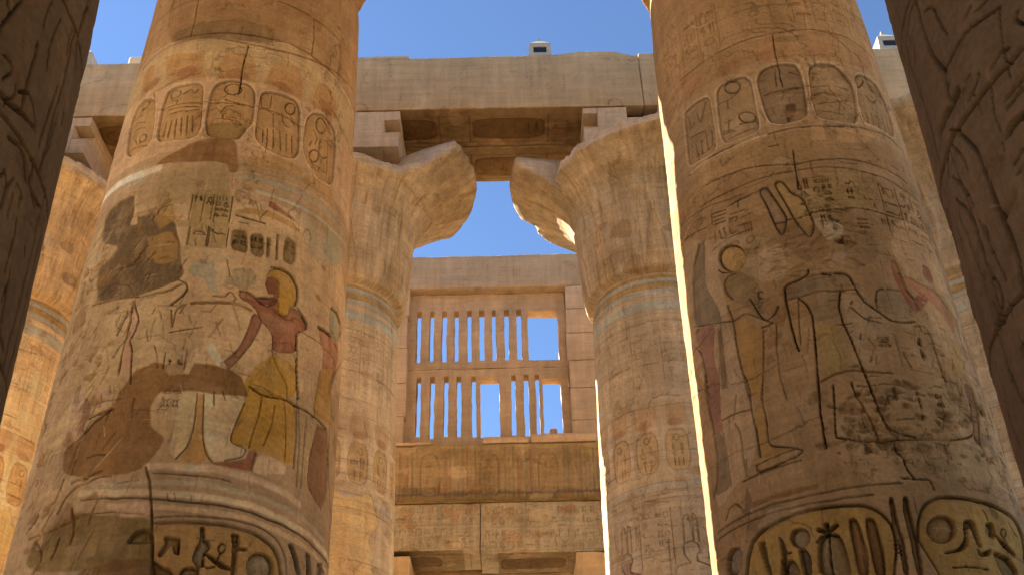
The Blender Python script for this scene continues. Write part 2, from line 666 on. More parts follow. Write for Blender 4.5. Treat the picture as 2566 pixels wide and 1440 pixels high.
def col_points(col, us, vs, h=0):
    ph = col.a0 - us/col.R
    r = np.array([col.rf(z) for z in vs])[:, None] + h
    return np.stack([col.cx + r*np.sin(ph)[None], col.cy + r*np.cos(ph)[None], np.broadcast_to(vs[:, None], (len(vs), len(us)))], -1)


def wear(cv, P, seed, amp=.010, pits=.5, blotch=.12, flake=.20, vein=1.0):
    """uneven, pitted, flaked, veined stone: geometry plus the colour of bared stone and dust"""
    a = fbm(P, .55, 3, seed)
    b = fbm(P, 2.6, 5, seed+20, .6)
    c = fbm(P, 11, 3, seed+40)
    st = fbm(P*np.array((6, 6, .8)), 1.0, 4, seed+80, .6)
    cv.h += amp*(1.2*a + .8*b) + amp*.4*c
    pit = np.maximum(0, vnoise(P, 13, seed+60) - .5)*np.clip(.3 + a*2.0, 0, 1)
    cv.h -= pits*.03*pit
    if flake:
        f = fbm(P, 1.5, 6, seed+90, .58) + .25*a
        m = sstep(.5-flake, .53-flake, f)*np.clip(.35 + .9*vnoise(P, .8, seed+91), 0, 1)
        cv.h -= .007*m
        cv.c += (cv.c*np.array((.80, .74, .66)) - cv.c)*m[..., None]
    if vein:
        wv = P + .22*np.stack([b, c, a], -1)
        n_ = np.abs(vnoise(wv, 1.15, seed+95))
        v = (1 - sstep(.006, .022, n_))*sstep(.1, .5, vnoise(P, .6, seed+96) + .35)
        n_ = np.abs(vnoise(wv*np.array((1, 1, 2.2)), 1.7, seed+97))
        v = np.maximum(v, (1 - sstep(.005, .02, n_))*sstep(.25, .6, vnoise(P, .7, seed+98) + .25))
        cv.cut = np.maximum(cv.cut, .010*vein*v)
        cv.c *= (1 - .28*vein*v)[..., None]
    cv.c *= (1 + blotch*a + .8*blotch*b + .8*blotch*st)[..., None]
    dust = sstep(.1, .5, fbm(P, 1.9, 4, seed+85))
    cv.c += (cv.c*np.array((1.06, 1.10, 1.18)) - cv.c)*dust[..., None]


def joints(cv, zs, rs, w=.014, d=.03, col=GRIME_SHADE, ulim=None):
    for i, z in enumerate(zs):
        us = np.linspace(cv.u[0], cv.u[-1], 60)
        cv.line([(u, z + .012*math.sin(u*3+i) + rs.uniform(-.006, .006)) for u in us], w*rs.uniform(.6, 1.2), d, col, .35)
        zt = zs[i+1] if i+1 < len(zs) else z + 1.0
        for q in range(2):
            u0 = rs.uniform(-2.6, 2.6)
            cv.line([(u0, z), (u0+.02, (z+zt)/2), (u0-.01, zt)], w*.7, d, col, .35)


def scratches(cv, n, rs, ur, zr, Lr=(.05, .3), slope=(-.3, .3), cols=None, w=(.004, .010), d=(.003, .010), a=.5, horiz=.3):
    cols = cols or (LOSS, GRIME_SHADE, DKLOSS, CREAM)
    for _ in range(n):
        u, z, L = rs.uniform(*ur), rs.uniform(*zr), rs.uniform(*Lr)
        if rs.rand() < horiz:
            e = (u + L, z + rs.uniform(-.12, .12)*L)
        else:
            e = (u + rs.uniform(*slope)*L, z + L)
        m = ((u+e[0])/2 + rs.uniform(-.05, .05)*L, (z+e[1])/2 + rs.uniform(-.05, .05)*L)
        cv.line([(u, z), m, e], rs.uniform(*w)/cv.lw, rs.uniform(*d)/cv.ld, cols[rs.randint(len(cols))], a*rs.uniform(.4, 1)/cv.la, jag=.02)


def chips(cv, n, rs, zr, ur, size=(.05, .2), d=.02, col=None):
    for _ in range(n):
        u, z = rs.uniform(*ur), rs.uniform(*zr)
        s = rs.uniform(*size)
        k = rs.randint(5, 9)
        ang = np.sort(rs.uniform(0, 2*math.pi, k))
        poly = [(u + s*rs.uniform(.5, 1.2)*math.cos(t)*1.3, z + s*rs.uniform(.4, 1)*math.sin(t)) for t in ang]
        cv.fill(poly, col if col is not None else LOSS, d=d*rs.uniform(.5, 1.2), soft=.02, jag=.04, a=.6)


def taper(r8, k, q):
    return lambda z: r8 + k*(z-8) + q*(z-8)**2


R_NAVE = taper(1.75, -.0143, -.00086)
R_NAVE2 = taper(1.72, -.0125, -.00086)

C_L = Col(-3.91, 12.04, R_NAVE, 1.75)
C_R = Col(4.087, 11.87, R_NAVE2, 1.72)
C_FL = Col(-4.24, 22.16, R_NAVE, 1.72)
C_FR = Col(3.78, 22.16, R_NAVE, 1.72)
C_FLL = Col(-12.28, 22.16, R_NAVE, 1.72)
C_FRR = Col(11.80, 22.16, R_NAVE, 1.72)
C_DL = Col(-3.80, 4.0, taper(1.36, -.03, 0), 1.4)
C_DR = Col(3.75, 4.0, taper(1.40, -.02, 0), 1.4)

# bell capital: (height, radius, is-lip)
BELL = [(15.60, 1.42), (15.70, 1.60), (15.76, 1.74), (16.2, 1.81), (16.8, 1.84), (17.4, 1.88), (17.9, 1.93), (18.3, 2.04), (18.62, 2.22),
        (18.9, 2.50), (19.12, 2.82), (19.30, 3.12), (19.46, 3.40), (19.56, 3.53), (19.62, 3.56), (19.76, 3.56), (19.82, 3.50), (19.86, 3.2), (19.94, 2.4), (19.95, 1.6)]


def bell_capital(root, col, rcut, seed, mat=M_FAR, fine=True, base=STONE, lift=0.0):
    """rcut: [(degrees from the viewer's side, radius left standing)] where the rim is broken away"""
    nu = 420 if fine else 120
    zz, rr = np.array([b[0] for b in BELL]), np.array([b[1] for b in BELL])
    zz = zz + lift*(1 - sstep(15.7, 18.2, zz))
    arc = np.concatenate([[0], np.cumsum(np.hypot(np.diff(zz), np.diff(rr)))])
    sv = np.linspace(0, arc[-1], 190 if fine else 50)
    z, r = np.interp(sv, arc, zz), np.interp(sv, arc, rr)
    ph = np.linspace(-math.pi, math.pi, nu, endpoint=False)
    cv = Canvas(ph*1.9, sv, base)
    a = col.a0 - ph
    Pn = np.stack([col.cx + r[:, None]*np.sin(a)[None], col.cy + r[:, None]*np.cos(a)[None], np.broadcast_to(z[:, None], (len(z), nu))], -1)
    cv.jag = (fbm(Pn, 3, 3, seed), fbm(Pn, 3, 3, seed+9))
    rs = np.random.RandomState(seed)
    # papyrus sepals and stalks
    nst = 32
    for i in range(nst):
        u = (-math.pi + (i+.5)*2*math.pi/nst)*1.9
        lw = .016
        cv.line([(u + rs.uniform(-.02, .02), .2), (u, 1.6), (u + rs.uniform(-.03, .03), arc[-8])], lw, .012, OLIVE, .35, jag=.03)
        if i % 4 == 0:
            cv.fill([(u-.34, .15), (u+.34, .15), (u+.22, 1.1), (u, 2.1), (u-.22, 1.1)], OCHRE, d=.012, a=.3, jag=.06)
            cv.line([(u-.34, .15), (u-.22, 1.1), (u, 2.1), (u+.22, 1.1), (u+.34, .15)], .018, .014, LOSS, .6, jag=.05)
        for q in range(3):
            uu = u + rs.uniform(-.18, .18)
            v0 = rs.uniform(1.2, 2.6)
            cv.line([(uu, v0), (uu + rs.uniform(-.05, .05), v0 + rs.uniform(.5, 1.4))], .012, .008, LOSS, .5, jag=.04)
    cv.band(2.3, arc[-7], alb(146, 112, 74), a=.4, jag=.3)
    for _ in range(26):
        u, v = rs.uniform(-5.9, 5.9), rs.uniform(.3, 3.6)
        s = rs.uniform(.08, .35)
        cv.fill(ell(u, v, s, s*rs.uniform(.4, 1), 9), (LOSS, CREAM, GREY, DKLOSS)[rs.randint(4)], d=.012, a=.5, jag=.15)
    wear(cv, Pn, seed, .022, 1.2, .14)
    Q = np.stack(np.broadcast_arrays(np.cos(ph)[None]*11, np.sin(ph)[None]*11, sv[:, None]*.9), -1)
    fib = fbm(Q, 1.0, 5, seed+61, .65)
    fib2 = fbm(Q*np.array((2.2, 2.2, 1.3)), 1.0, 4, seed+63, .6)
    cv.c *= (1 + .34*fib + .22*fib2)[..., None]
    cv.c += (LOSS*.8 - cv.c)*(.55*sstep(.12, .4, fib2))[..., None]
    cv.h += .014*fib2 + .010*fib
    h = cv.h - cv.cut
    R2 = r[:, None] + h
    C = cv.c
    Z2 = np.broadcast_to(z[:, None], R2.shape).copy()
    if rcut:
        dg = np.degrees(ph)
        xs = np.array([k[0] for k in rcut], float)
        ys = np.array([k[1] for k in rcut], float)
        rc = np.interp(dg, xs, ys, left=9, right=9)
        nzr = .10*fbm(Pn, 1.7, 4, seed+31) + .05*fbm(Pn, 5, 3, seed+37)
        rc = rc[None] + nzr
        over = np.maximum.accumulate(R2 > rc, axis=0)
        k0 = np.where(over.any(0), over.argmax(0), len(sv)-1)
        t = np.clip((np.arange(len(sv))[:, None] - k0[None])/np.maximum(len(sv)-1-k0[None], 1), 0, 1)
        zb = z[k0][None]
        step = sstep(0, .25, t)
        R2 = np.where(over, rc + .10*nzr - (rc-1.5)*np.maximum(0, t-.2)/.8, R2)
        Z2 = np.where(over, zb + .16*step + (.35 + .3*nzr)*t, Z2)
        C = np.where(over[..., None], alb(158, 126, 98)*(1 + .30*nzr[..., None]), C)
    rimn = (r[:, None] > 3.1) & (R2 > 3.0)
    R2 = np.where(rimn, R2 - .16*np.maximum(0, fbm(Pn, 2.0, 5, seed+77, .6) - .05), R2)
    P = np.stack([col.cx + R2*np.sin(a)[None], col.cy + R2*np.cos(a)[None], Z2], -1)
    return grid_obj('capital', P[:, ::-1], C[:, ::-1], mat, root)


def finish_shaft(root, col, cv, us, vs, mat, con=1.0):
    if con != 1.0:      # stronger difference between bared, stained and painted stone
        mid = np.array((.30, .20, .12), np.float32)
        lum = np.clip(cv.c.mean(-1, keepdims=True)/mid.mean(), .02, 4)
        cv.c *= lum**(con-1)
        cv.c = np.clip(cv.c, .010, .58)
    P = col_points(col, us, vs, cv.h - cv.cut)
    return grid_obj('shaft', P[:, ::-1], cv.c[:, ::-1], mat, root)


def new_canvas(col, us, vs, base, seed):
    cv = Canvas(us, vs, base)
    P = col_points(col, us, vs)
    cv.jag = (fbm(P, 3.1, 4, seed+100), fbm(P, 3.3, 4, seed+140))
    cv.wm = np.clip(sstep(-.12, .38, fbm(P, 4.5, 5, seed+170, .62))*.75 + .35*sstep(0, .5, fbm(P*np.array((3, 3, .5)), 5, 3, seed+180)), 0, 1)
    return cv, P


def abacus(root, x0, x1, y0, y1, z0, z1, notch=None, seed=3, mat=M_BLOCK):
    bx = [(x0, x1, y0, y1, z0, z1)]
    if notch == 'right':
        bx = [(x0, x1-.40, y0, y1, z0, z1), (x1-.40, x1, y0, y1, z0, z0+.47), (x1-.40, x1-.02, y0+.45, y1, z0+.47, z0+.91), (x1-.40, x1, y0, y1, z0+.91, z1)]
    elif notch == 'left':
        bx = [(x0+.38, x0+1.15, y0, y1, z0, z1), (x0+1.15, x0+1.98, y0+.01, y1, z0, z1-.36), (x0+1.15, x0+1.98, y0+.9, y1, z1-.36, z1), (x0+1.98, x1, y0, y1, z0, z1),
              (x0, x0+.38, y0, y1, z0+1.0, z1), (x0+.03, x0+.38, y0+.45, y1, z0+.52, z0+1.0), (x0, x0+.38, y0, y1, z0, z0+.52)]
    return merged('abacus', bx, mat, root, res=.09, rad=.012, amp=.012, base=alb(152, 124, 98), chip=.012, same=True)


def nave_bands(cv, z_fr=(10.87, 11.93), rs=None, n=16, u_off=0.0, strong=1.0, d=.016, disc=True, letters=.011):
    """the frieze of royal names with its plumes, and the painted rings under and over it"""
    R = abs(cv.u[0])/math.pi
    for k in range(n):
        u = ((u_off + (k - n//2)*2*math.pi/n))*R
        w_ = 2*math.pi*R/n
        zc, hh = (z_fr[0]+z_fr[1])/2, z_fr[1]-z_fr[0]
        if disc:
            cv.fill([(u-w_*.34, z_fr[1]+.10), (u+w_*.34, z_fr[1]+.10), (u+w_*.42, z_fr[1]+.55), (u+w_*.30, z_fr[1]+.62), (u-w_*.30, z_fr[1]+.62), (u-w_*.42, z_fr[1]+.55)], ORANGE, d=.004, a=.75*strong, jag=.03)
            cv.fill(ell(u, z_fr[1]+.17, .16, .11, 14), REDDISC, a=.7*strong, jag=.03)
        cartouche(cv, u, zc, w_*.74, hh, d, rs, OCHRE*.5 + cv.c[len(cv.v)//2, len(cv.u)//2]*.5, GRIME_SHADE, lw=letters)
    for z, t, c in ((10.62, .05, CREAM), (10.45, .12, PINK), (10.2, .16, GREY), (10.02, .03, CREAM)):
        cv.band(z, z+t, c, a=.6*strong, jag=.04)
    for z in (10.78, 10.36, 10.18, 10.02):
        cv.line([(cv.u[0], z), (cv.u[-1], z)], .012, .010, GRIME_SHADE, .3, jag=.02)


# ---------------- the two tall columns in front, decoration traced on the stone
def build_left_column():
    col = C_L
    root = thing('nave_column', 'tall painted column at left, brown figure in yellow kilt on its right side', 'column', (col.cx, col.cy, 0), 'papyrus columns of the nave')
    us, vs = shaft_grid(col, (4.9, 14.2), 96, du=.0105, dz=.0105, zhi=16.25)
    cv, P0 = new_canvas(col, us, vs, STONE, 3)
    cv.lw, cv.la, cv.ld = .86, 1.35, 1.5
    rs = np.random.RandomState(5)
    a = lambda pts: col.crop((0, 0), pts)
    b = lambda pts: col.crop((0, 480), pts)
    c = lambda pts: col.crop((0, 920), pts)
    big = fbm(P0, .5, 3, 55)
    cv.c *= (1 + .10*big)[..., None]
    # zones, top to bottom
    cv.band(12.95, 16, alb(138, 98, 62), jag=.15)
    cv.fill(a([(1180, 0), (2300, 0), (2250, 200), (1900, 330), (1170, 330), (1180, 240)]), alb(128, 88, 54), d=.012, a=.7, jag=.12)
    cv.fill(a([(1190, 250), (1500, 130), (1900, 180), (1900, 340), (1500, 270), (1180, 300)]), DKLOSS, d=.01, a=.6, jag=.1)
    cv.band(11.95, 12.75, PINK, a=.8, jag=.05)
    cv.line(a([(990, 480), (1080, 390), (1170, 330), (1420, 262), (1720, 310), (1900, 345), (2110, 395), (2330, 500), (2450, 640)]), .022, .018, LOSS, .6, jag=.03)
    for q in ([(1150, 400), (1420, 370), (1425, 560), (1160, 590)], [(1555, 370), (1765, 390), (1782, 560), (1750, 592), (1560, 550), (1490, 570)],
              [(1890, 420), (2090, 480), (2100, 700), (1990, 640), (1830, 620)], [(2210, 560), (2330, 660), (2340, 850), (2250, 770), (2150, 740)], [(1000, 500), (1080, 450), (1060, 620), (980, 640)]):
        cv.fill(a(q), ORANGE, d=.004, a=.9, jag=.03)
    for x, y in ((1300, 495), (1645, 520), (1965, 615), (2265, 740), (1050, 590)):
        u, z = a([(x, y)])[0]
        cv.fill(ell(u, z, .17, .11, 14), REDDISC, a=.75, jag=.04)
    cv.band(10.72, 12.05, alb(168, 124, 88), a=.5, jag=.08)
    carts = [[(1000, 690), (1040, 680), (1075, 700), (1065, 900), (1040, 990), (960, 1060), (900, 1090), (870, 1060), (890, 900), (940, 760)],
             [(1150, 650), (1220, 600), (1380, 575), (1410, 600), (1390, 880), (1360, 940), (1290, 965), (1110, 985), (1085, 960), (1110, 800)],
             [(1460, 640), (1500, 580), (1620, 550), (1740, 590), (1775, 650), (1755, 850), (1700, 900), (1650, 965), (1440, 945), (1420, 850)],
             [(1810, 650), (1850, 635), (1960, 650), (2060, 700), (2090, 760), (2080, 1050), (2050, 1095), (1990, 1095), (1850, 1040), (1780, 970), (1775, 900)],
             [(2130, 830), (2180, 780), (2260, 800), (2330, 900), (2340, 980), (2320, 1260), (2290, 1285), (2200, 1230), (2120, 1100), (2105, 1000)]]
    for q in carts:
        pts = a(q)
        cv.line(pts, .05, -.002, alb(178, 136, 104), .5, closed=True)
        cv.fill(pts, alb(150, 108, 66), d=.026, soft=.012, bulge=.08, worn=.2)
        cv.line(pts, .014, .018, GRIME_SHADE, .3, closed=True)
    G = GRIME_SHADE
    # letters inside them
    for q in ([(975, 740), (1000, 700), (1030, 690), (1020, 730), (985, 765)], [(960, 960), (985, 930), (1010, 930), (1000, 970), (965, 985)]):
        cv.line(a(q), .014, .02, G, closed=True)
    for q in ([(930, 840), (960, 800), (985, 800)], [(915, 880), (950, 850), (1000, 845)], [(900, 950), (930, 900), (1000, 880)], [(890, 1010), (930, 960), (945, 1000)], [(880, 1050), (940, 1020), (1010, 1000)], [(1070, 650), (1075, 770)],
              [(1180, 650), (1210, 620), (1250, 625), (1250, 660), (1190, 690), (1180, 650)], [(1270, 650), (1330, 610), (1340, 640)], [(1350, 640), (1375, 610)], [(1195, 700), (1230, 690), (1220, 720)],
              [(1170, 760), (1260, 740), (1380, 735)], [(1180, 790), (1280, 760)], [(1290, 770), (1380, 750)],
              [(1150, 850), (1125, 950)], [(1190, 830), (1160, 950)], [(1225, 820), (1205, 950)], [(1260, 810), (1250, 930)], [(1300, 800), (1290, 930)], [(1335, 800), (1330, 910)],
              [(1540, 770), (1560, 740), (1620, 730)], [(1560, 690), (1690, 725)], [(1550, 790), (1540, 820), (1640, 830)],
              [(1815, 660), (1820, 740), (1880, 750), (1890, 660)], [(1860, 760), (1900, 790), (1940, 800)], [(1900, 790), (1900, 880)], [(1960, 780), (1970, 860), (2010, 880)], [(2020, 800), (2050, 870)],
              [(1830, 900), (1825, 980)], [(1860, 890), (1855, 1010)], [(1900, 900), (1900, 1020)], [(1945, 910), (1950, 1040)], [(1990, 930), (1990, 1050)], [(2030, 940), (2030, 1060)],
              [(2180, 900), (2210, 960), (2190, 1000)], [(2230, 960), (2215, 1050), (2240, 1100), (2280, 1090)], [(2280, 1000), (2275, 1190)], [(2150, 1010), (2170, 980)], [(2200, 1150), (2270, 1200)]):
        cv.line(a(q), .010, .018, G, .55)
    for x, y, rx, ry in ((1618, 615, 60, 38), (2020, 750, 36, 40), (2235, 870, 35, 55), (2185, 1080, 32, 42)):
        cv.line(a(ell(x, y, rx, ry, 18)), .014, .022, G, .5, closed=True)
    cv.line(a([(1725, 320), (1690, 440), (1675, 520), (1665, 600), (1650, 650)]), .013, .03, G, .8, jag=.02)
    cv.line(a([(1060, 780), (1180, 735), (1300, 712), (1480, 705), (1600, 712), (1700, 722), (1790, 740), (1940, 790), (2080, 860)]), .010, .02, G, .6, jag=.02)
    # damage and rings under the names
    cv.fill(a([(1080, 1140), (1270, 1020), (1380, 975), (1480, 955), (1650, 965), (1660, 1190), (1590, 1195), (1585, 1130), (1100, 1150)]), LOSS, d=.014, soft=.02, jag=.03)
    cv.fill(a([(1420, 850), (1700, 850), (1720, 900), (1650, 980), (1430, 960)]), OLIVE, d=.012, a=.6, jag=.08)
    cv.fill(a([(1730, 1070), (1960, 1100), (2100, 1170), (2090, 1220), (1900, 1170), (1720, 1140)]), OCHRE, a=.7, jag=.03)
    cv.fill(a([(2110, 1200), (2310, 1320), (2320, 1400), (2180, 1330), (2100, 1270)]), OCHRE, a=.6, jag=.03)
    ring = lambda pts, w_, cc, al=.9, dd=.006: cv.line(pts, w_, dd, cc, al, jag=.03)
    ring(a([(690, 1440), (760, 1330), (850, 1260), (960, 1215), (1090, 1175)]), .10, alb(178, 148, 122), .9, .004)
    ring(a([(720, 1440), (800, 1350), (900, 1285), (1080, 1205)]), .045, GREY, .9, .008)
    ring(a([(1640, 1215), (1900, 1265), (2100, 1350), (2240, 1440)]) + b([(2330, 200), (2400, 330)]), .06, alb(138, 118, 92), .9, .006)
    ring(a([(1660, 1180), (1900, 1225), (2130, 1320), (2300, 1430)]), .014, CREAM, .8, .012)
    ring(b([(1800, 0), (2020, 75), (2200, 170), (2330, 290), (2400, 380)]), .05, alb(150, 128, 100), .8, .008)
    # figure scene: background fields
    cv.band(6.62, 10.0, PINK, a=.55, jag=.1)
    cv.fill(b([(1600, 60), (1900, 80), (2100, 170), (2300, 330), (2370, 520), (2400, 900), (2360, 1440), (1560, 1440), (1250, 1440), (1200, 760), (1240, 560), (1290, 390), (1580, 410)]), CREAM, a=.75, jag=.08)
    cv.fill(b([(950, 190), (1100, 120), (1230, 230), (1272, 400), (1260, 560), (1225, 625), (1100, 680), (900, 740), (650, 770), (690, 520), (830, 400), (700, 330), (720, 180), (930, 0)]), DKLOSS, d=.016, soft=.02, jag=.08)
    cv.fill(b([(1090, 0), (1180, 0), (1230, 200), (1090, 260)]), OCHRE, a=.7, jag=.06)
    cv.fill(b([(1000, 320), (1200, 280), (1250, 400), (1240, 470), (1100, 500), (1030, 450)]), OCHRE, a=.8, jag=.08)
    cv.fill(b([(930, 20), (950, 20), (950, 230), (890, 235), (925, 150)]), CREAM, a=.9, jag=.03)
    cv.fill(b([(1215, 0), (1330, 0), (1320, 210), (1230, 200), (1210, 150), (1240, 100)]), CREAM, a=.9, jag=.03)
    cv.fill(b([(1230, 250), (1305, 250), (1285, 385), (1255, 380)]), CREAM, a=.9, jag=.03)
    cv.fill(b([(1340, 0), (1620, 0), (1600, 170), (1575, 400), (1300, 390), (1320, 210)]), alb(140, 106, 64), d=.008, a=.9, jag=.03)
    cv.fill(a([(1090, 1220), (1590, 1140), (1590, 1440), (1100, 1440)]), alb(132, 102, 66), a=.7, jag=.05)
    cv.fill(b([(1640, 130), (1720, 110), (1880, 140), (2030, 215), (2080, 300), (1900, 190), (1720, 150), (1640, 165)]), OCHRE, a=.9)
    cv.fill(b([(1880, 60), (1960, 130), (2040, 190), (2050, 215), (1850, 105)]), RED, a=.9)
    cv.fill(b([(2090, 130), (2200, 220), (2290, 400), (2220, 500), (2130, 400), (2100, 240)]), GREY, a=.7, jag=.04)
    cv.fill(b([(2270, 240), (2380, 380), (2350, 520), (2260, 520), (2250, 380)]), alb(140, 122, 92), a=.8, jag=.03)
    # small text
    rs2 = np.random.RandomState(12)
    def tx(box, cw, ch, lw=.011, d=.018):
        p = b(box)
        u0, u1 = min(q[0] for q in p), max(q[0] for q in p)
        z0, z1 = min(q[1] for q in p), max(q[1] for q in p)
        glyph_field(cv, u0, u1, z0, z1, cw, ch, lw, d, rs2, GRIME_SHADE, .1)
    tx([(1340, 20), (1480, 210)], .2, .16)
    tx([(1490, 20), (1590, 210)], .2, .1)
    tx([(1320, 240), (1440, 380)], .2, .16)
    tx([(1450, 240), (1570, 390)], .2, .16)
    tx([(1640, 190), (1840, 240)], .16, .1)
    for q in ([(1610, 260), (1715, 275), (1720, 400), (1700, 430), (1615, 400), (1600, 370)], [(1735, 290), (1830, 300), (1835, 420), (1810, 460), (1740, 435)], [(1985, 310), (2050, 350), (2055, 470), (2030, 515), (1965, 480), (1965, 400)], [(1850, 320), (1880, 330), (1870, 450), (1850, 460)], [(1920, 300), (1935, 305), (1925, 475), (1912, 470)]):
        cv.fill(b(q), alb(112, 82, 46), d=.018, bulge=.06)
        p = b(q)
        u0, u1 = min(k[0] for k in p), max(k[0] for k in p)
        z0, z1 = min(k[1] for k in p), max(k[1] for k in p)
        glyph_field(cv, u0+.02, u1-.02, z0+.05, z1-.05, .09, .12, .007, .014, rs2, GRIME_SHADE, .05, False)
    cv.line(b([(1640, 165), (1740, 195), (1840, 222)]), .016, .03, G, .8)
    cv.fill(b([(2080, 460), (2140, 530), (2200, 520), (2140, 575), (2090, 570)]), alb(150, 116, 84), d=.01)
    # plant fans
    cv.fill(b([(1300, 560), (1340, 490), (1420, 460), (1500, 500), (1455, 525), (1510, 560), (1490, 600), (1520, 700), (1450, 690), (1415, 600), (1350, 600)]), alb(138, 118, 90), d=.006, a=.9, jag=.02)
    cv.fill(b([(1555, 640), (1575, 590), (1620, 590), (1600, 555), (1680, 528), (1760, 550), (1790, 600), (1770, 640), (1700, 690), (1620, 650)]), alb(140, 114, 82), d=.010, a=.9)
    for q in ([(1660, 690), (1590, 570)], [(1670, 690), (1630, 540)], [(1685, 690), (1690, 530)], [(1695, 690), (1740, 540)], [(1700, 690), (1780, 590)], [(1550, 650), (1600, 680), (1640, 650), (1560, 640)], [(1740, 640), (1780, 640), (1780, 680), (1735, 670)]):
        cv.line(b(q), .011, .012, CREAM, .6)
    cv.line(b([(1480, 720), (1560, 730), (1600, 690), (1640, 740), (1620, 760)]), .016, .014, RED, .5)
    # torn edge of the plaster
    cv.line(b([(1235, 615), (1290, 640), (1300, 680), (1270, 720), (1200, 780)]), .014, .03, G, .8, jag=.02)
    cv.line(b([(640, 790), (850, 740), (1060, 720), (1180, 690), (1250, 650)]), .02, .03, LOSS, .8, jag=.05)
    cv.line(b([(1330, 770), (1500, 760), (1660, 790), (1745, 830)]), .035, .012, LOSS, .7, jag=.04)
    # the brown figure
    SK = alb(136, 82, 54)
    for q, cc, d in (([(1755, 840), (1820, 870), (1810, 930), (1750, 1050), (1640, 1180), (1585, 1232), (1520, 1198), (1580, 1160), (1660, 1085), (1720, 960)], alb(128, 80, 54), .016),
                     ([(1660, 682), (1720, 690), (1790, 745), (1860, 800), (1900, 740), (1940, 755), (1940, 830), (1960, 858), (2005, 855), (2025, 800), (2065, 820), (2120, 890), (2138, 950), (2080, 975), (2062, 990), (2062, 1115), (1890, 1110), (1890, 990), (1830, 905), (1770, 810), (1735, 775), (1668, 740)], SK, .020),
                     ([(1850, 600), (1900, 588), (1942, 620), (1940, 740), (1900, 790), (1800, 770), (1775, 735), (1870, 738), (1860, 690), (1840, 640)], alb(124, 72, 48), .016),
                     ([(1845, 600), (1870, 545), (1950, 525), (2020, 570), (2065, 660), (2072, 740), (2050, 800), (2020, 790), (2005, 855), (1950, 862), (1936, 820), (1942, 640), (1905, 590)], YELLOW, .020)):
        cv.fill(b(q), cc, d=d, soft=.009, bulge=.07)
        cv.line(b(q), .009, d*.9, G, .35, closed=True)
    cv.line(b([(1880, 525), (1950, 535), (2030, 585), (2068, 670), (2070, 740), (2050, 790), (2100, 850), (2135, 920), (2130, 950)]), .016, .034, G, .75)
    cv.line(b([(1775, 733), (1905, 733)]), .012, .03, G, .8)
    cv.fill(b([(1845, 700), (1900, 710), (1905, 730), (1850, 728)]), CREAM, a=.9)
    cv.line(b([(1870, 540), (1850, 590), (1835, 650)]), .02, .006, CREAM, .9)
    cv.line(b([(1820, 900), (1895, 990), (1885, 1110), (1930, 1230), (1990, 1330), (2000, 1440)]), .010, .022, G, .6)
    cv.line(b([(2065, 980), (2062, 1200), (2070, 1440)]), .014, .03, G, .75)
    cv.line(b([(2080, 965), (2230, 1060), (2330, 1180)]), .010, .02, G, .7)
    # kilt
    cv.fill(b([(1870, 1150), (1900, 1112), (2062, 1112), (2065, 1440), (1700, 1440), (1690, 1320), (1780, 1200)]) , YELLOW, d=.012, soft=.01, bulge=.1)
    cv.fill(b([(1900, 1115), (2060, 1115), (2060, 1180), (1960, 1170)]), alb(152, 116, 80), a=.8)
    cv.fill(c([(1745, 130), (1900, 180), (2055, 240), (2060, 480), (2040, 690), (1800, 585), (1578, 520), (1660, 330)]), YELLOW, d=.012, soft=.01, bulge=.1)
    for q in ([(1820, 200), (1800, 330), (1760, 440), (1730, 560)], [(1910, 260), (1890, 400), (1830, 540)], [(1975, 240), (1990, 350), (1985, 640)], [(2065, 0), (2060, 260), (2065, 460), (2040, 700)]):
        cv.line(c(q), .010, .018, G, .45)
    for x0 in (1760, 1800, 1840, 1880):
        cv.line(b([(1875, 1160), (x0, 1300)]), .007, .008, OCHRE, .6)
    cv.line(c([(1740, 130), (1830, 190), (1980, 215), (2060, 265), (2180, 340), (2270, 430)]), .018, .035, G, .7, jag=.02)
    cv.line(c([(1760, 120), (1860, 150), (1900, 190)]), .02, .02, CREAM, .4, jag=.02)
    # white columns and foot
    cv.fill(c([(1265, 90), (1370, 180), (1355, 400), (1310, 540), (1220, 635), (1160, 575), (1210, 430), (1245, 200)]), alb(160, 126, 86), d=.006)
    cv.fill(c([(1375, 190), (1420, 190), (1405, 480), (1440, 600), (1420, 660), (1300, 660), (1240, 630), (1320, 530), (1360, 400)]), alb(150, 104, 56), d=.004, jag=.02)
    cv.fill(c([(1425, 110), (1735, 150), (1580, 520), (1715, 565), (1700, 620), (1560, 645), (1480, 665), (1410, 500)]), alb(164, 130, 94), d=.004, jag=.02)
    for q in ([(1370, 180), (1350, 400), (1305, 545), (1220, 635)], [(1415, 190), (1405, 470), (1430, 600), (1475, 665)], [(1485, 170), (1485, 260)], [(1700, 240), (1585, 515), (1712, 560), (1690, 620), (1560, 645)]):
        cv.line(c(q), .010, .016, G, .5)
    cv.fill(c([(1735, 575), (1785, 565), (1760, 660), (1745, 722), (1600, 690), (1480, 672), (1485, 655), (1620, 655), (1700, 640)]), RED, d=.012, bulge=.05)
    cv.fill(c([(1800, 590), (1990, 665), (1985, 740), (1870, 735), (1850, 752), (1750, 722)]), alb(170, 132, 98), d=.004)
    cv.line(c([(1780, 590), (1745, 722)]), .010, .02, G, .5)
    # second figure, turning out of sight at the right
    cv.fill(b([(2215, 945), (2240, 940), (2300, 1000), (2340, 1010), (2348, 1110), (2335, 1230), (2310, 1300), (2290, 1440), (2195, 1440), (2240, 1230), (2245, 1100), (2222, 1040)]), alb(146, 94, 62), d=.016, bulge=.06)
    cv.fill(b([(2295, 800), (2330, 815), (2360, 900), (2362, 1000), (2345, 1060), (2300, 990), (2283, 890)]), alb(132, 112, 84), d=.022, bulge=.05)
    cv.line(b([(2210, 940), (2250, 960), (2300, 1000)]), .03, .045, G, .9)
    cv.line(b([(2300, 800), (2340, 840), (2366, 930), (2362, 1010)]), .020, .04, G, .8)
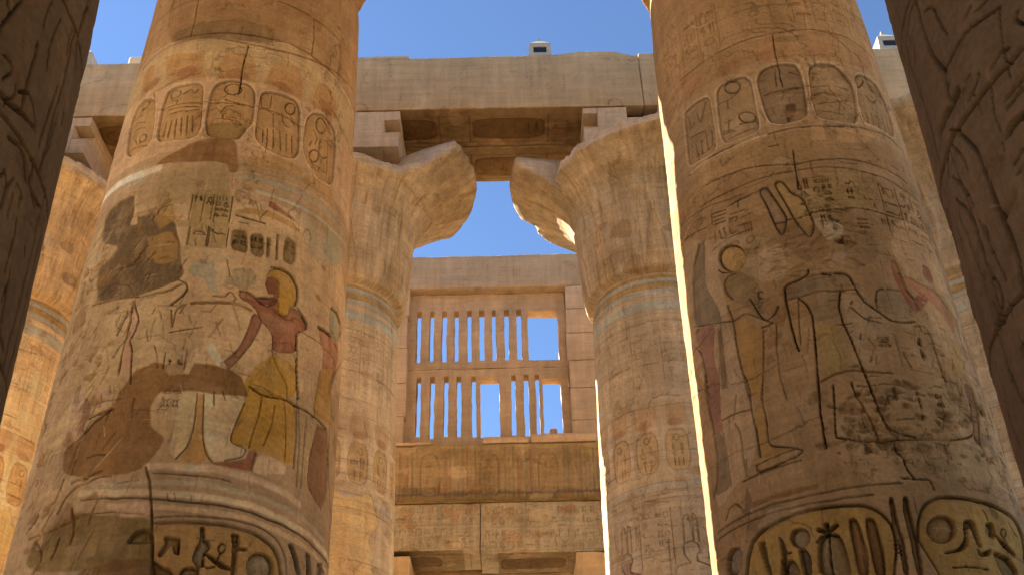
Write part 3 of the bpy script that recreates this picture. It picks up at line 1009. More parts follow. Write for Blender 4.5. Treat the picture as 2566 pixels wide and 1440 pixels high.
    cv.line(b([(2322, 1050), (2345, 1110)]), .022, .04, G, .8)
    cv.line(b([(2215, 950), (2225, 1040), (2248, 1100), (2240, 1230), (2195, 1440)]), .012, .022, G, .6)
    cv.line(b([(2365, 1170), (2325, 1260), (2300, 1370), (2295, 1440)]), .018, .036, G, .8)
    cv.fill(c([(2230, 0), (2325, 0), (2300, 200), (2312, 420), (2190, 335), (2178, 270)]), alb(152, 108, 54), d=.012, a=.9, bulge=.06)
    cv.fill(c([(2208, 395), (2282, 440), (2272, 900), (2222, 985), (2130, 825), (2152, 600)]), alb(126, 84, 52), d=.014, bulge=.08, worn=.2)
    cv.line(c([(2205, 390), (2160, 600), (2130, 800), (2180, 910), (2228, 985)]), .012, .026, G, .7)
    cv.line(c([(2290, 400), (2278, 700), (2290, 950), (2300, 1080)]), .018, .036, G, .8)
    cv.line(c([(2225, 20), (2180, 260), (2210, 370)]), .012, .022, G, .5)
    cv.line(c([(2075, 270), (2080, 500), (2060, 830)]), .010, .016, G, .4)
    cv.line(c([(2130, 330), (2110, 560), (2090, 840)]), .010, .016, G, .4)
    # smooth loss patch
    cv.fill(b([(790, 1440), (930, 1290), (1050, 1195), (1120, 1180), (1150, 1270), (1300, 1260), (1500, 1215), (1700, 1310), (1745, 1440)]), LOSS, d=.004, soft=.015, jag=.04, worn=.1)
    cv.fill(c([(800, 240), (950, 20), (1120, -30), (1500, -20), (1720, 90), (1600, 150), (1320, 110), (1200, 110), (1090, 190), (1040, 260), (1060, 420), (1150, 480), (1110, 560), (1030, 640), (990, 700), (800, 740), (600, 765), (420, 740), (440, 560), (560, 500), (700, 330)]), LOSS, d=.006, soft=.015, jag=.04, worn=.1)
    cv.line(c([(460, 548), (560, 490), (700, 340), (790, 280), (720, 300), (620, 360)]), .016, .022, G, .7, jag=.02)
    # left worn part: pale strips with red lines
    cv.fill(b([(760, 900), (830, 800), (930, 790), (1040, 780), (1180, 760), (1140, 960), (1120, 1060), (960, 1150), (930, 1290), (640, 1290), (700, 1050)]), PINK, a=.85, jag=.06)
    cv.fill(b([(930, 790), (970, 900), (900, 1040), (930, 1150), (910, 1290), (830, 1260), (880, 1000), (910, 860)]), alb(158, 112, 82), a=.9)
    for q in ([(920, 790), (905, 900), (860, 1080), (825, 1270)], [(935, 780), (965, 880), (945, 960), (900, 1035), (920, 1090), (905, 1330)]):
        cv.line(b(q), .012, .026, alb(84, 46, 28), .85)
    cv.line(b([(1180, 975), (1300, 955), (1400, 940)]), .010, .014, G, .6)
    cv.line(b([(1190, 820), (1195, 960), (1220, 820), (1280, 780)]), .012, .016, OLIVE, .6)
    cv.fill(b([(1140, 990), (1420, 970), (1400, 1080), (1290, 1270), (1140, 1270)]), alb(142, 106, 70), a=.7, jag=.05)
    cv.fill(b([(1340, 1090), (1400, 1080), (1310, 1260), (1270, 1260)]), CREAM, a=.9)
    cv.fill(b([(1425, 1090), (1450, 1050), (1480, 1060), (1560, 1190), (1580, 1240), (1500, 1210), (1450, 1140)]), alb(172, 138, 106), a=.9, jag=.02)
    tx([(1150, 1110), (1280, 1230)], .2, .1)
    p = c([(1130, 130), (1230, 420)])
    glyph_field(cv, p[0][0], p[1][0], p[1][1], p[0][1], .3, .2, .009, .012, rs2, GRIME_SHADE, .1, False)
    # pale flakes along the worn left flank
    for q in ([(500, 180), (600, 150), (580, 260), (530, 480), (470, 540), (450, 500)], [(520, 190), (545, 180), (470, 490), (440, 490)], [(360, 250), (415, 200), (370, 430), (345, 440)], [(640, 170), (760, 140), (790, 270), (700, 260)], [(440, 40), (520, -40), (470, 200), (420, 260)]):
        cv.fill(c(q), alb(150, 112, 84), d=-.006, a=.8, jag=.03)
    cv.fill(c([(600, 190), (640, 300), (560, 470), (530, 480), (570, 320)]), alb(120, 78, 56), a=.8)
    for q in ([(690, 560), (620, 640), (640, 520), (570, 590)], [(500, 860), (560, 760), (640, 660)], [(430, 1100), (480, 960), (520, 800)], [(640, 420), (690, 300), (760, 240)]):
        cv.line(b(q), .02, .02, alb(120, 84, 60), .6, jag=.05)
    # rings above the big names
    for pts, w_, cc, al in (([(1010, 690), (1250, 690), (1480, 705), (1740, 760), (1950, 850), (2080, 950)], .07, alb(168, 132, 98), .9),
                            ([(640, 830), (1060, 800), (1300, 790), (1560, 830), (1900, 930), (2150, 1080), (2250, 1200)], .05, alb(146, 120, 90), .8),
                            ([(560, 880), (1060, 870), (1350, 880), (1800, 970), (2100, 1140), (2280, 1330)], .06, alb(172, 136, 100), .9),
                            ([(560, 925), (800, 905), (1060, 910), (1300, 925), (1700, 990), (2000, 1110), (2200, 1270), (2290, 1400)], .022, alb(112, 88, 60), .9),
                            ([(760, 960), (1060, 960), (1400, 985), (1800, 1070), (2100, 1230), (2270, 1420)], .055, alb(166, 128, 90), .9)):
        ring(c(pts), w_, cc, al, .005)
    for pts in ([(1060, 740), (1300, 740), (1600, 790)], [(560, 925), (800, 905), (1060, 910), (1300, 925), (1700, 990), (2000, 1110), (2200, 1270), (2290, 1400)], [(500, 1035), (760, 1000), (1000, 1010)]):
        cv.line(c(pts), .010, .018, G, .5, jag=.02)
    cv.fill(c([(740, 980), (900, 930), (1045, 930), (1045, 1020), (840, 1040), (800, 1000)]), alb(164, 122, 90), a=.9, jag=.03)
    for x0, x1 in ((1210, 1215), (1325, 1325), (1160, 1165)):
        cv.line(c([(x0, 870), (x1, 915)]), .008, .01, G, .5)
    # the big name ring with deep signs
    ring_pts = c([(1050, 1075), (1300, 1065), (1600, 1095), (1780, 1150), (1890, 1230), (1945, 1330), (1960, 1500), (1960, 1700), (1050, 1700)])
    cv.fill(ring_pts, alb(148, 106, 58), d=.020, soft=.014, bulge=.12)
    cv.line(ring_pts[:8], .022, .03, alb(108, 84, 58), .7)
    cv.line(c([(1050, 1040), (1300, 1028), (1620, 1055), (1820, 1110), (1930, 1200), (1985, 1330), (1995, 1500)]), .014, .02, G, .4)
    deep = [([(1140, 1165), (1255, 1180), (1245, 1290), (1215, 1285), (1200, 1230), (1180, 1225), (1110, 1310), (1095, 1290), (1150, 1220)], alb(128, 92, 52)),
            ([(1400, 1100), (1422, 1100), (1425, 1200), (1455, 1205), (1465, 1250), (1420, 1290), (1425, 1370), (1380, 1385), (1335, 1330), (1365, 1250), (1395, 1200)], alb(128, 104, 72)),
            ([(1425, 1275), (1480, 1310), (1560, 1365), (1600, 1385), (1600, 1405), (1530, 1390), (1440, 1310)], alb(96, 64, 36)),
            ([(1615, 1150), (1640, 1150), (1640, 1240), (1720, 1250), (1700, 1270), (1650, 1260), (1640, 1440), (1605, 1440), (1620, 1250)], alb(110, 76, 42)),
            ([(1650, 1155), (1664, 1155), (1668, 1230), (1652, 1230)], alb(96, 66, 38)),
            (ell(1812, 1385, 95, 100, 26), alb(130, 104, 74)),
            ([(2000, 1225), (2030, 1225), (2060, 1300), (2090, 1440), (2060, 1440), (2030, 1300)], alb(84, 58, 38)),
            ([(2125, 1285), (2150, 1300), (2160, 1440), (2130, 1440)], alb(84, 58, 38)),
            ([(2205, 1360), (2245, 1360), (2250, 1440), (2200, 1440)], alb(120, 90, 60)),
            ([(1060, 1330), (1090, 1350), (1130, 1380), (1180, 1390), (1210, 1440), (1060, 1440)], alb(120, 86, 48)),
            ([(1240, 1440), (1275, 1390), (1330, 1380), (1390, 1395), (1380, 1440)], alb(126, 96, 60)),
            ([(880, 1200), (930, 1140), (990, 1118), (1050, 1120), (1050, 1215), (880, 1215)], alb(112, 78, 42))]
    for q, cc in deep:
        pts = c(q)
        cv.fill(pts, cc, d=.045, soft=.010, bulge=.07)
        cv.line(pts, .010, .03, G, .4, closed=True)
    for q in ([(1540, 1220), (1515, 1250), (1530, 1290), (1565, 1270), (1570, 1230), (1545, 1218)], [(1530, 1290), (1510, 1340)], [(1420, 1320), (1415, 1370), (1440, 1390), (1490, 1380)], [(1250, 1180), (1240, 1290)]):
        cv.line(c(q), .013, .026, G, .6)
    # mortar joint and the smooth repaired stone left of it
    cv.fill(c([(240, 1170), (520, 1000), (780, 1040), (1045, 1030), (1050, 1440), (160, 1440)]), OLIVE, d=.012, soft=.02, jag=.06)
    cv.fill(c([(540, 1400), (800, 1320), (1050, 1330), (1050, 1470), (500, 1470)]), alb(110, 74, 38), a=.8, jag=.08)
    cv.line(c([(1005, 690), (1030, 780), (1040, 900), (1050, 1060), (1055, 1200), (1050, 1440), (1050, 1600)]), .022, .03, alb(92, 62, 36), .85, jag=.02)
    for q in ([(495, 980), (500, 1110), (470, 1220)], [(200, 1180), (330, 1130), (520, 1040)], [(230, 1440), (300, 1300), (240, 1200)], [(390, 1010), (440, 920), (520, 850), (690, 770), (780, 745)], [(300, 1000), (380, 930), (430, 780)], [(500, 800), (620, 760), (720, 715)]):
        cv.line(c(q), .018, .022, LOSS, .6, jag=.05)
    chips(cv, 60, rs, (5, 9.5), (-2.4, -.9), (.03, .12), .02, LOSS)
    scratches(cv, 230, rs, (-2.6, -.9), (5, 10), (.06, .35), (.1, .8), (GRIME_SHADE, DKLOSS, CREAM, PINK, LOSS), (.006, .016), (.006, .02), .8, .15)
    scratches(cv, 420, rs, (-2.5, 2.5), (5, 13.6), (.04, .3), (-.2, .2), None, (.004, .009), (.003, .009), .55)
    scratches(cv, 120, rs, (-1.3, .5), (6.6, 10), (.05, .3), (-.5, .5), (GRIME_SHADE, OLIVE, CREAM), (.006, .014), (.006, .016), .7)
    for _ in range(22):
        u, z = rs.uniform(-2.5, -1.2), rs.uniform(5.1, 10)
        cv.fill(ell(u, z, rs.uniform(.04, .2), rs.uniform(.05, .3), 8), (CREAM, PINK, DKLOSS, OLIVE, LOSS)[rs.randint(5)], d=rs.uniform(-.006, .008), a=.55, jag=.10, worn=.3)
    chips(cv, 46, rs, (5, 13.5), (-2.5, 2.5), (.02, .08), .014, LOSS)
    joints(cv, [12.95, 13.75], rs)
    rough = sstep(-.55, -1.5, np.broadcast_to(us[None], cv.h.shape)/1.0)*sstep(10.2, 9.4, np.broadcast_to(vs[:, None], cv.h.shape))
    cv.h += rough*.010*fbm(P0, 7, 5, 71, .65)
    cv.c *= (1 + .14*rough*fbm(P0, 4, 4, 73))[..., None]
    wear(cv, P0, 3, .013, .7, .10)
    cv.h -= .05*sstep(15.0, 15.7, vs)[:, None]
    finish_shaft(root, col, cv, us, vs, M_COL, 1.32)
    bell_capital(root, col, [(40, 9), (70, 1.8), (180, 1.8)], 3, M_COL, True, STONE, .55)
    abacus(root, col.cx-1.6, col.cx+1.6, col.cy-1.6, col.cy+1.6, 19.9, 20.87)


def build_right_column():
    col = C_R
    root = thing('nave_column', 'tall carved column at right with large standing gods and a sunlit left edge', 'column', (col.cx, col.cy, 0), 'papyrus columns of the nave')
    us, vs = shaft_grid(col, (4.7, 14.0), 98, du=.0105, dz=.0105, zhi=15.95)
    ST = alb(134, 97, 63)
    cv, P0 = new_canvas(col, us, vs, ST, 8)
    cv.lw, cv.la, cv.ld = .84, 1.35, 1.5
    rs = np.random.RandomState(9)
    g = lambda pts: col.crop((1646, 0), pts)
    h = lambda pts: col.crop((1646, 480), pts)
    i = lambda pts: col.crop((1646, 920), pts)
    G = GRIME_SHADE
    cv.c *= (1 + .10*fbm(P0, .5, 3, 58))[..., None]
    cv.fill(g([(560, 80), (1350, 80), (1480, 300), (1300, 240), (800, 240), (500, 330)]), alb(132, 94, 62), a=.7, jag=.1)
    cv.band(11.98, 12.6, alb(136, 98, 66), a=.6, jag=.05)
    for q in ([(400, 430), (690, 330), (690, 480), (520, 510), (400, 570)], [(690, 290), (800, 250), (925, 240), (960, 400), (830, 440), (700, 470)], [(1015, 235), (1260, 240), (1290, 430), (1030, 430)], [(180, 540), (300, 480), (345, 610), (170, 720)], [(1330, 290), (1470, 390), (1500, 520), (1330, 450)]):
        cv.fill(g(q), alb(134, 92, 58), d=.004, a=.7, jag=.03)
    for x, y in ((520, 470), (805, 380), (1120, 370), (1400, 430), (250, 600)):
        u, z = g([(x, y)])[0]
        cv.fill(ell(u, z, .17, .12, 14), alb(132, 84, 58), a=.5, jag=.04)
    carts = [[(180, 790), (250, 720), (340, 670), (365, 700), (410, 1010), (390, 1060), (230, 1150), (210, 1120), (190, 900)],
             [(405, 640), (440, 590), (600, 525), (650, 560), (665, 640), (710, 880), (680, 920), (480, 1000), (440, 940)],
             [(690, 560), (720, 490), (840, 445), (960, 450), (1000, 500), (1040, 700), (1045, 790), (1000, 830), (880, 860), (790, 850), (750, 780)],
             [(1050, 470), (1120, 440), (1220, 450), (1310, 520), (1370, 620), (1400, 800), (1380, 860), (1250, 840), (1120, 820), (1080, 700)],
             [(1380, 520), (1430, 520), (1530, 600), (1600, 740), (1650, 900), (1640, 960), (1530, 880), (1440, 850), (1400, 700)]]
    cv.band(10.72, 12.05, alb(142, 108, 78), a=.5, jag=.08)
    for k, q in enumerate(carts):
        pts = g(q)
        cv.line(pts, .05, -.002, alb(160, 126, 98), .55, closed=True)
        cv.fill(pts, alb(130, 97, 66) if k != 2 else alb(116, 86, 60), d=.026, soft=.012, bulge=.08, worn=.2)
        cv.line(pts, .014, .018, G, .3, closed=True)
    cv.line(g(ell(518, 600, 56, 45, 18)), .016, .024, G, .6, closed=True)
    cv.line(g(ell(625, 810, 58, 36, 16)), .014, .02, G, .5, closed=True)
    cv.line(g(ell(1405, 560, 30, 40, 16)), .016, .024, G, .6, closed=True)
    for q in ([(440, 710), (500, 690), (560, 640)], [(480, 690), (490, 750)], [(470, 850), (520, 830)], [(470, 910), (520, 900)], [(495, 830), (495, 900)], [(490, 960), (580, 920), (680, 880)], [(570, 860), (690, 840)], [(460, 900), (450, 930), (540, 905)],
              [(200, 800), (230, 880)], [(270, 780), (300, 870), (330, 700)], [(215, 900), (260, 860)], [(220, 960), (320, 910)], [(235, 1010), (240, 1110)], [(265, 1000), (275, 1090)], [(300, 970), (310, 1070)], [(330, 910), (350, 1040)], [(370, 900), (380, 1000)],
              [(820, 500), (830, 600)], [(920, 500), (1000, 520)], [(860, 640), (1000, 610)], [(740, 660), (1030, 600), (1200, 600)],
              [(1100, 650), (1180, 640)], [(1120, 720), (1320, 700)], [(1150, 770), (1300, 790)], [(1200, 620), (1260, 680)], [(1270, 700), (1270, 790)],
              [(1450, 660), (1500, 720), (1530, 690)], [(1470, 620), (1520, 650)], [(1460, 780), (1480, 860)], [(1490, 780), (1520, 880)], [(1530, 780), (1560, 900)], [(1560, 790), (1600, 920)], [(1590, 800), (1630, 940)]):
        cv.line(g(q), .010, .018, G, .55)
    cv.fill(g([(890, 730), (965, 715), (970, 770), (920, 850), (890, 790)]), alb(92, 60, 40), d=.03, jag=.03)
    chips(cv, 26, rs, (10.9, 11.9), (.2, 1.2), (.04, .12), .02, alb(126, 92, 60))
    cv.line(g([(800, 245), (820, 360), (845, 480), (870, 600)]), .012, .03, G, .8, jag=.02)
    cv.line(g([(160, 560), (330, 430), (460, 350), (640, 270), (810, 235), (950, 215), (1150, 220), (1300, 260), (1430, 340), (1520, 450)]), .014, .02, LOSS, .7, jag=.03)
    for q in ([(300, 1440), (480, 1340), (700, 1245), (970, 1180), (1150, 1162), (1300, 1165), (1480, 1200), (1640, 1270), (1760, 1350), (1850, 1440)],
              [(340, 1285), (520, 1200), (700, 1150), (950, 1140), (1150, 1110), (1350, 1105), (1500, 1140), (1660, 1210), (1760, 1290)],
              [(220, 1220), (420, 1060), (720, 950), (900, 900), (1200, 880), (1440, 890), (1600, 950), (1700, 1050)]):
        cv.line(g(q), .013, .018, G, .5, jag=.02)
    cv.line(g([(230, 1200), (480, 1040), (760, 930)]), .02, .012, alb(168, 136, 106), .8)
    cv.fill(g([(1080, 860), (1160, 850), (1170, 960), (1240, 980), (1260, 900), (1400, 890), (1500, 920), (1480, 1000), (1200, 1000), (1080, 980)]), alb(150, 108, 70), a=.7, jag=.04)
    cv.line(g([(945, 1040), (960, 1160), (985, 1300)]), .012, .022, G, .6)
    for q in ([(215, 80), (230, 180), (300, 190), (400, 140)], [(60, 720), (170, 560)]):
        cv.line(g(q), .018, .006, alb(160, 130, 102), .3, jag=.06)
    for _ in range(16):
        x, y = rs.uniform(20, 340), rs.uniform(60, 420)
        cv.line(g([(x, y), (x + rs.uniform(-30, 30), y + rs.uniform(20, 70))]), .010, .012, LOSS, .6)
    rs3 = np.random.RandomState(77)
    glyph_field(cv, -2.2, -.5, 12.7, 13.5, .34, .26, .013, .012, rs3, LOSS, .1)
    glyph_field(cv, .3, 2.2, 12.75, 13.5, .34, .26, .013, .010, rs3, LOSS, .2)
    glyph_field(cv, 1.2, 2.3, 9.0, 9.9, .28, .22, .013, .016, rs3, GRIME_SHADE, .1)
    glyph_field(cv, -.9, -.45, 8.9, 9.7, .24, .2, .012, .014, rs3, LOSS, .1, False)
    glyph_field(cv, .1, .5, 9.2, 9.95, .22, .18, .013, .016, rs3, GRIME_SHADE, .05, False)
    glyph_field(cv, -2.2, -1.3, 10.12, 10.55, .3, .2, .012, .010, rs3, LOSS, .2, False)
    # tall plumes of the god's crown, columns of text
    for q, cc in (([(705, 1320), (730, 1300), (770, 1305), (850, 1440)], alb(134, 102, 72)), ([(815, 1270), (850, 1250), (890, 1270), (1000, 1440), (900, 1440)], alb(146, 106, 62))):
        pts = g(q)
    pl1 = g([(705, 1325), (730, 1302), (765, 1302), (795, 1345)]) + h([(895, 160), (900, 200), (870, 300), (830, 260), (760, 100)])
    pl2 = g([(812, 1275), (845, 1250), (880, 1262), (930, 1330)]) + h([(1010, 30), (1075, 170), (1100, 240), (1060, 320), (960, 200), (880, 60)])
    cv.fill(pl1, alb(124, 92, 66), d=.022, bulge=.07)
    cv.fill(pl2, alb(140, 104, 62), d=.022, bulge=.07)
    cv.line(pl1, .013, .026, G, .6, closed=True)
    cv.line(pl2, .013, .026, G, .6, closed=True)
    rs2 = np.random.RandomState(31)
    def tx(f, box, cw, ch, lw=.012, d=.018, rule=False):
        p = f(box)
        u0, u1 = min(q[0] for q in p), max(q[0] for q in p)
        z0, z1 = min(q[1] for q in p), max(q[1] for q in p)
        glyph_field(cv, u0, u1, z0, z1, cw, ch, lw, d, rs2, GRIME_SHADE, .06, rule)
    cv.fill(g([(1110, 1200), (1420, 1200), (1490, 1440), (1130, 1440)]), alb(138, 104, 64), d=.006, a=.8, jag=.02)
    cv.fill(h([(1010, 0), (1440, 0), (1500, 110), (1200, 100), (1050, 140)]), alb(132, 100, 60), d=.006, a=.8, jag=.02)
    tx(g, [(1120, 1230), (1260, 1420)], .3, .12)
    tx(g, [(1290, 1230), (1400, 1420)], .2, .14)
    tx(h, [(1370, 170), (1500, 270)], .3, .08)
    tx(h, [(1530, 170), (1660, 300)], .26, .2)
    tx(h, [(1100, 190), (1300, 270)], .2, .14)
    for q in ([(380, 160), (480, 125)], [(385, 185), (475, 150)], [(390, 210), (470, 180)], [(395, 230), (470, 205)], [(375, 130), (380, 240)], [(510, 90), (560, 60), (590, 40)], [(560, 60), (560, 110)], [(510, 160), (610, 125)], [(500, 190), (560, 170), (540, 210)], [(400, 280), (405, 350)], [(430, 270), (445, 330), (490, 320)], [(460, 250), (480, 310)], [(500, 240), (510, 300), (560, 270)], [(560, 240), (640, 215)],
              [(220, 280), (270, 200), (330, 180)], [(280, 280), (330, 180)], [(230, 320), (280, 260)], [(700, 0), (480, 110)], [(660, 255), (500, 320), (390, 410)], [(190, 340), (340, 250)]):
        cv.line(h(q), .011, .017, G, .6)
    cv.line(h([(175, 240), (300, 130), (480, 60), (590, 20)]), .010, .014, G, .5)
    # drum joint
    cv.line(h([(820, 215), (960, 180), (1080, 145), (1280, 110), (1500, 130), (1640, 170), (1780, 215), (1880, 300)]), .012, .022, G, .6, jag=.02)
    # pale ground left beside the figures
    PALE = alb(150, 116, 86)
    cv.fill(h([(190, 330), (430, 340), (600, 300), (840, 330), (900, 460), (880, 640), (700, 620), (540, 560), (430, 560), (480, 760), (500, 900), (560, 1120), (640, 1440), (420, 1440), (260, 1200), (200, 700)]), PALE, a=.55, jag=.08, d=-.003)
    cv.fill(i([(430, 0), (600, 60), (660, 300), (700, 600), (560, 820), (420, 1000), (400, 500)]), PALE, a=.5, jag=.08)
    cv.fill(h([(1280, 700), (1400, 700), (1620, 900), (1640, 1000), (1480, 1280), (1360, 1020)]), alb(140, 108, 80), a=.5, jag=.06)
    cv.fill(h([(1780, 100), (1880, 300), (2050, 760), (2180, 1180), (2270, 1440), (2000, 1300), (1900, 900), (1650, 470), (1640, 250)]), alb(166, 122, 84), a=.5, jag=.1)
    cv.fill(i([(2040, 100), (2250, 40), (2400, 500), (2540, 1000), (2400, 860), (2200, 560), (2090, 460)]), alb(160, 118, 80), a=.5, jag=.08)
    cv.fill(i([(1360, 560), (1700, 520), (2030, 510), (2200, 540), (2350, 700), (2400, 800), (2000, 780), (1700, 770), (1380, 740)]), alb(150, 114, 80), a=.5, jag=.1)
    # hacked faces and heads
    cv.fill(h([(830, 200), (1000, 190), (1150, 280), (1220, 360), (1190, 440), (1050, 480), (930, 420), (860, 330)]), alb(122, 86, 54), d=.02, a=.8, soft=.03, jag=.08)
    chips(cv, 30, rs, (8.6, 9.4), (-.3, .8), (.04, .14), .022, alb(126, 92, 58))
    cv.fill(h([(1080, 190), (1180, 170), (1310, 230), (1290, 310), (1200, 340), (1120, 260)]), alb(150, 122, 92), a=.8, jag=.03)
    cv.fill(h([(1210, 400), (1380, 380), (1560, 330), (1550, 470), (1400, 560), (1220, 520)]), alb(122, 88, 60), a=.7, jag=.08)
    cv.fill(h([(1230, 345), (1300, 310), (1310, 350), (1260, 355)]), alb(80, 50, 32), d=.03, jag=.02)
    # left god with disc
    dpts = h(ell(520, 460, 92, 92, 28))
    cv.fill(dpts, alb(146, 106, 60), d=.034, soft=.010, bulge=.08)
    cv.line(dpts, .014, .03, G, .6, closed=True)
    cv.line(h([(430, 545), (450, 565), (530, 560), (610, 490)]), .013, .022, G, .6)
    cv.line(h([(545, 565), (490, 590), (465, 640), (475, 700), (520, 745)]), .014, .03, G, .7)
    cv.fill(h([(480, 620), (560, 565), (660, 600), (740, 720), (800, 850), (740, 890), (640, 800), (520, 745), (470, 700)]), alb(118, 88, 60), d=.014, a=.8, soft=.02, jag=.05)
    cv.line(h([(640, 740), (700, 840), (740, 885), (780, 880), (820, 840), (840, 790)]), .014, .026, G, .6)
    cv.line(h(ell(715, 712, 22, 26, 10, 40, 330)), .010, .018, G, .6)
    cv.line(h([(730, 940), (770, 925), (800, 905)]), .016, .026, G, .6)
    cv.fill(h([(285, 370), (330, 340), (330, 650), (370, 730), (430, 830), (440, 880), (380, 910), (260, 950), (245, 700), (265, 480)]), alb(116, 90, 64), d=.016, soft=.012, bulge=.1)
    cv.line(h([(290, 365), (262, 480), (245, 620), (255, 740), (262, 860)]), .015, .034, G, .7)
    cv.line(h([(325, 345), (330, 640), (360, 710), (430, 820), (442, 940)]), .012, .022, G, .6)
    cv.fill(h([(260, 990), (300, 940), (400, 910), (390, 1120), (420, 1300), (430, 1440), (340, 1440), (330, 1250), (290, 1090)]), alb(128, 84, 64), d=.014, bulge=.08)
    cv.line(h([(265, 980), (290, 945)]), .014, .03, G, .7)
    cv.line(h([(270, 1080), (310, 1130), (328, 1250), (335, 1440)]), .014, .03, G, .7)
    cv.fill(i([(335, 0), (425, 0), (440, 350), (450, 450), (400, 490), (350, 280)]), alb(126, 82, 62), d=.014, bulge=.08)
    cv.line(i([(330, 0), (345, 260), (385, 420), (410, 560), (415, 780), (390, 910)]), .014, .032, G, .7)
    cv.line(i([(430, 0), (440, 350), (490, 620), (515, 830)]), .011, .02, G, .5)
    cv.fill(i([(395, 480), (450, 450), (490, 620), (515, 830), (400, 900), (415, 700)]), alb(112, 84, 58), d=.012, bulge=.08)
    cv.fill(h([(420, 960), (445, 940), (490, 1360), (450, 1370)]), alb(112, 82, 54), d=.012)
    # robe of the left god, yellow panel
    cv.fill(h([(540, 900), (600, 860), (740, 1000), (735, 1180), (720, 1440), (650, 1440), (600, 1250), (560, 1100)]), alb(142, 98, 50), d=.008, a=.85, jag=.03)
    cv.line(h([(490, 790), (520, 880), (545, 1000), (560, 1110), (590, 1250), (640, 1440)]), .014, .032, G, .75)
    cv.line(i([(580, 0), (640, 150), (655, 300), (690, 450), (715, 620)]), .014, .032, G, .75)
    cv.line(h([(260, 940), (420, 910), (540, 890), (620, 840), (800, 900)]), .014, .016, G, .4, jag=.02)
    cv.line(i([(735, 60), (730, 230), (760, 380), (770, 500), (790, 545), (950, 555), (1020, 575), (980, 610), (830, 680), (700, 730)]), .013, .026, G, .6)
    cv.fill(i([(660, 300), (735, 250), (770, 500), (800, 550), (940, 560), (720, 660), (700, 480)]), alb(134, 94, 50), d=.01, a=.8, jag=.02)
    cv.line(i([(690, 680), (860, 600), (960, 565)]), .012, .022, G, .5)
    cv.line(i([(690, 680), (700, 730), (980, 620)]), .012, .022, G, .5)
    cv.line(i([(445, 370), (560, 310), (660, 290)]), .016, .016, G, .45)
    for q in ([(540, 390), (580, 450), (600, 620), (625, 780)], [(550, 190), (530, 360)], [(620, 640), (630, 770)]):
        cv.line(i(q), .016, .018, OLIVE, .7)
    cv.line(h([(735, 960), (740, 1200), (720, 1440)]), .012, .02, G, .5)
    cv.line(h([(830, 920), (830, 1100), (860, 1300), (900, 1440)]), .010, .016, G, .5)
    # central god
    cv.fill(h([(900, 750), (890, 660), (1050, 580), (1240, 560), (1340, 590), (1370, 650), (1290, 700), (1270, 730), (1280, 860), (1100, 900), (1085, 860), (1000, 730)]), alb(120, 90, 62), d=.014, bulge=.12)
    cv.line(h([(1050, 540), (1050, 575), (980, 610), (900, 645), (882, 670), (890, 740), (920, 880), (960, 1040), (985, 1100)]), .017, .036, G, .8)
    cv.line(h([(1150, 566), (1205, 570)]), .02, .036, G, .8)
    cv.line(h([(1235, 562), (1300, 565), (1345, 590), (1370, 640), (1400, 700), (1450, 770), (1520, 815), (1620, 890), (1700, 905), (1790, 900)]), .018, .036, G, .8)
    cv.line(h([(985, 735), (1040, 780), (1080, 860), (1095, 1000), (1110, 1180), (1125, 1440)]), .016, .034, G, .75)
    cv.line(h([(1275, 680), (1265, 800), (1290, 900), (1350, 1020), (1400, 1150), (1460, 1300), (1510, 1430)]), .015, .03, G, .75)
    cv.line(i([(1430, 0), (1490, 150), (1540, 280), (1590, 400), (1650, 440), (1800, 485)]), .018, .036, G, .8)
    cv.line(i([(1110, 0), (1125, 130), (1130, 280), (1150, 400), (1172, 560)]), .016, .034, G, .8)
    cv.line(h([(1350, 800), (1440, 880), (1560, 910)]), .012, .02, G, .5)
    cv.fill(h([(1100, 930), (1260, 910), (1300, 1000), (1350, 1200), (1140, 1300)]), alb(132, 100, 56), a=.8, jag=.04)
    cv.line(h([(895, 745), (1000, 715), (1150, 690), (1280, 680), (1380, 665)]), .014, .016, LOSS, .7, jag=.03)
    cv.line(h([(980, 720), (985, 900), (1000, 1060)]), .010, .014, G, .5)
    cv.fill(h([(1520, 670), (1700, 680), (1800, 880), (1650, 890), (1560, 800)]), alb(126, 96, 66), d=.006, jag=.02)
    cv.line(h([(1530, 810), (1520, 670), (1700, 685)]), .012, .022, G, .6)
    # altar and base lines
    for q in ([(1225, 120), (1235, 300), (1240, 470), (1260, 490), (1430, 505)], [(1350, 100), (1380, 190), (1450, 300), (1520, 420), (1545, 500)]):
        cv.line(i(q), .013, .026, G, .6)
    cv.line(i([(1250, 485), (1430, 508), (1560, 505), (1800, 500), (2040, 505), (2150, 490), (2200, 465), (2180, 250)]), .016, .028, G, .6)
    cv.fill(i([(1245, 370), (1350, 300), (1420, 380), (1530, 480), (1430, 500), (1260, 480)]), alb(134, 102, 72), a=.7, jag=.03)
    cv.fill(i([(1550, 130), (2040, 110), (2090, 460), (1850, 490), (1620, 420), (1580, 280)]), alb(134, 98, 62), a=.7, jag=.05)
    cv.line(i([(1140, 100), (1220, 50), (1330, 20), (1640, 40)]), .018, .024, LOSS, .8, jag=.03)
    tx(h, [(1520, 1000), (1640, 1090)], .3, .06)
    tx(i, [(1600, 120), (1740, 340)], .3, .2, .012, .02)
    tx(i, [(1790, 130), (1880, 420)], .3, .2, .012, .02)
    tx(i, [(1920, 170), (2050, 420)], .3, .2, .012, .022)
    tx(h, [(1800, 1000), (1900, 1250)], .3, .18, .012, .018)
    cv.line(h([(1790, 930), (1860, 930), (1900, 1000), (1950, 1150), (2000, 1310)]), .010, .018, G, .5)
    for q in ([(1550, 480), (1600, 700), (1640, 860)], [(1560, 560), (1620, 780)], [(1640, 980), (1700, 1200)]):
        cv.line(h(q), .012, .014, alb(160, 128, 96), .5)
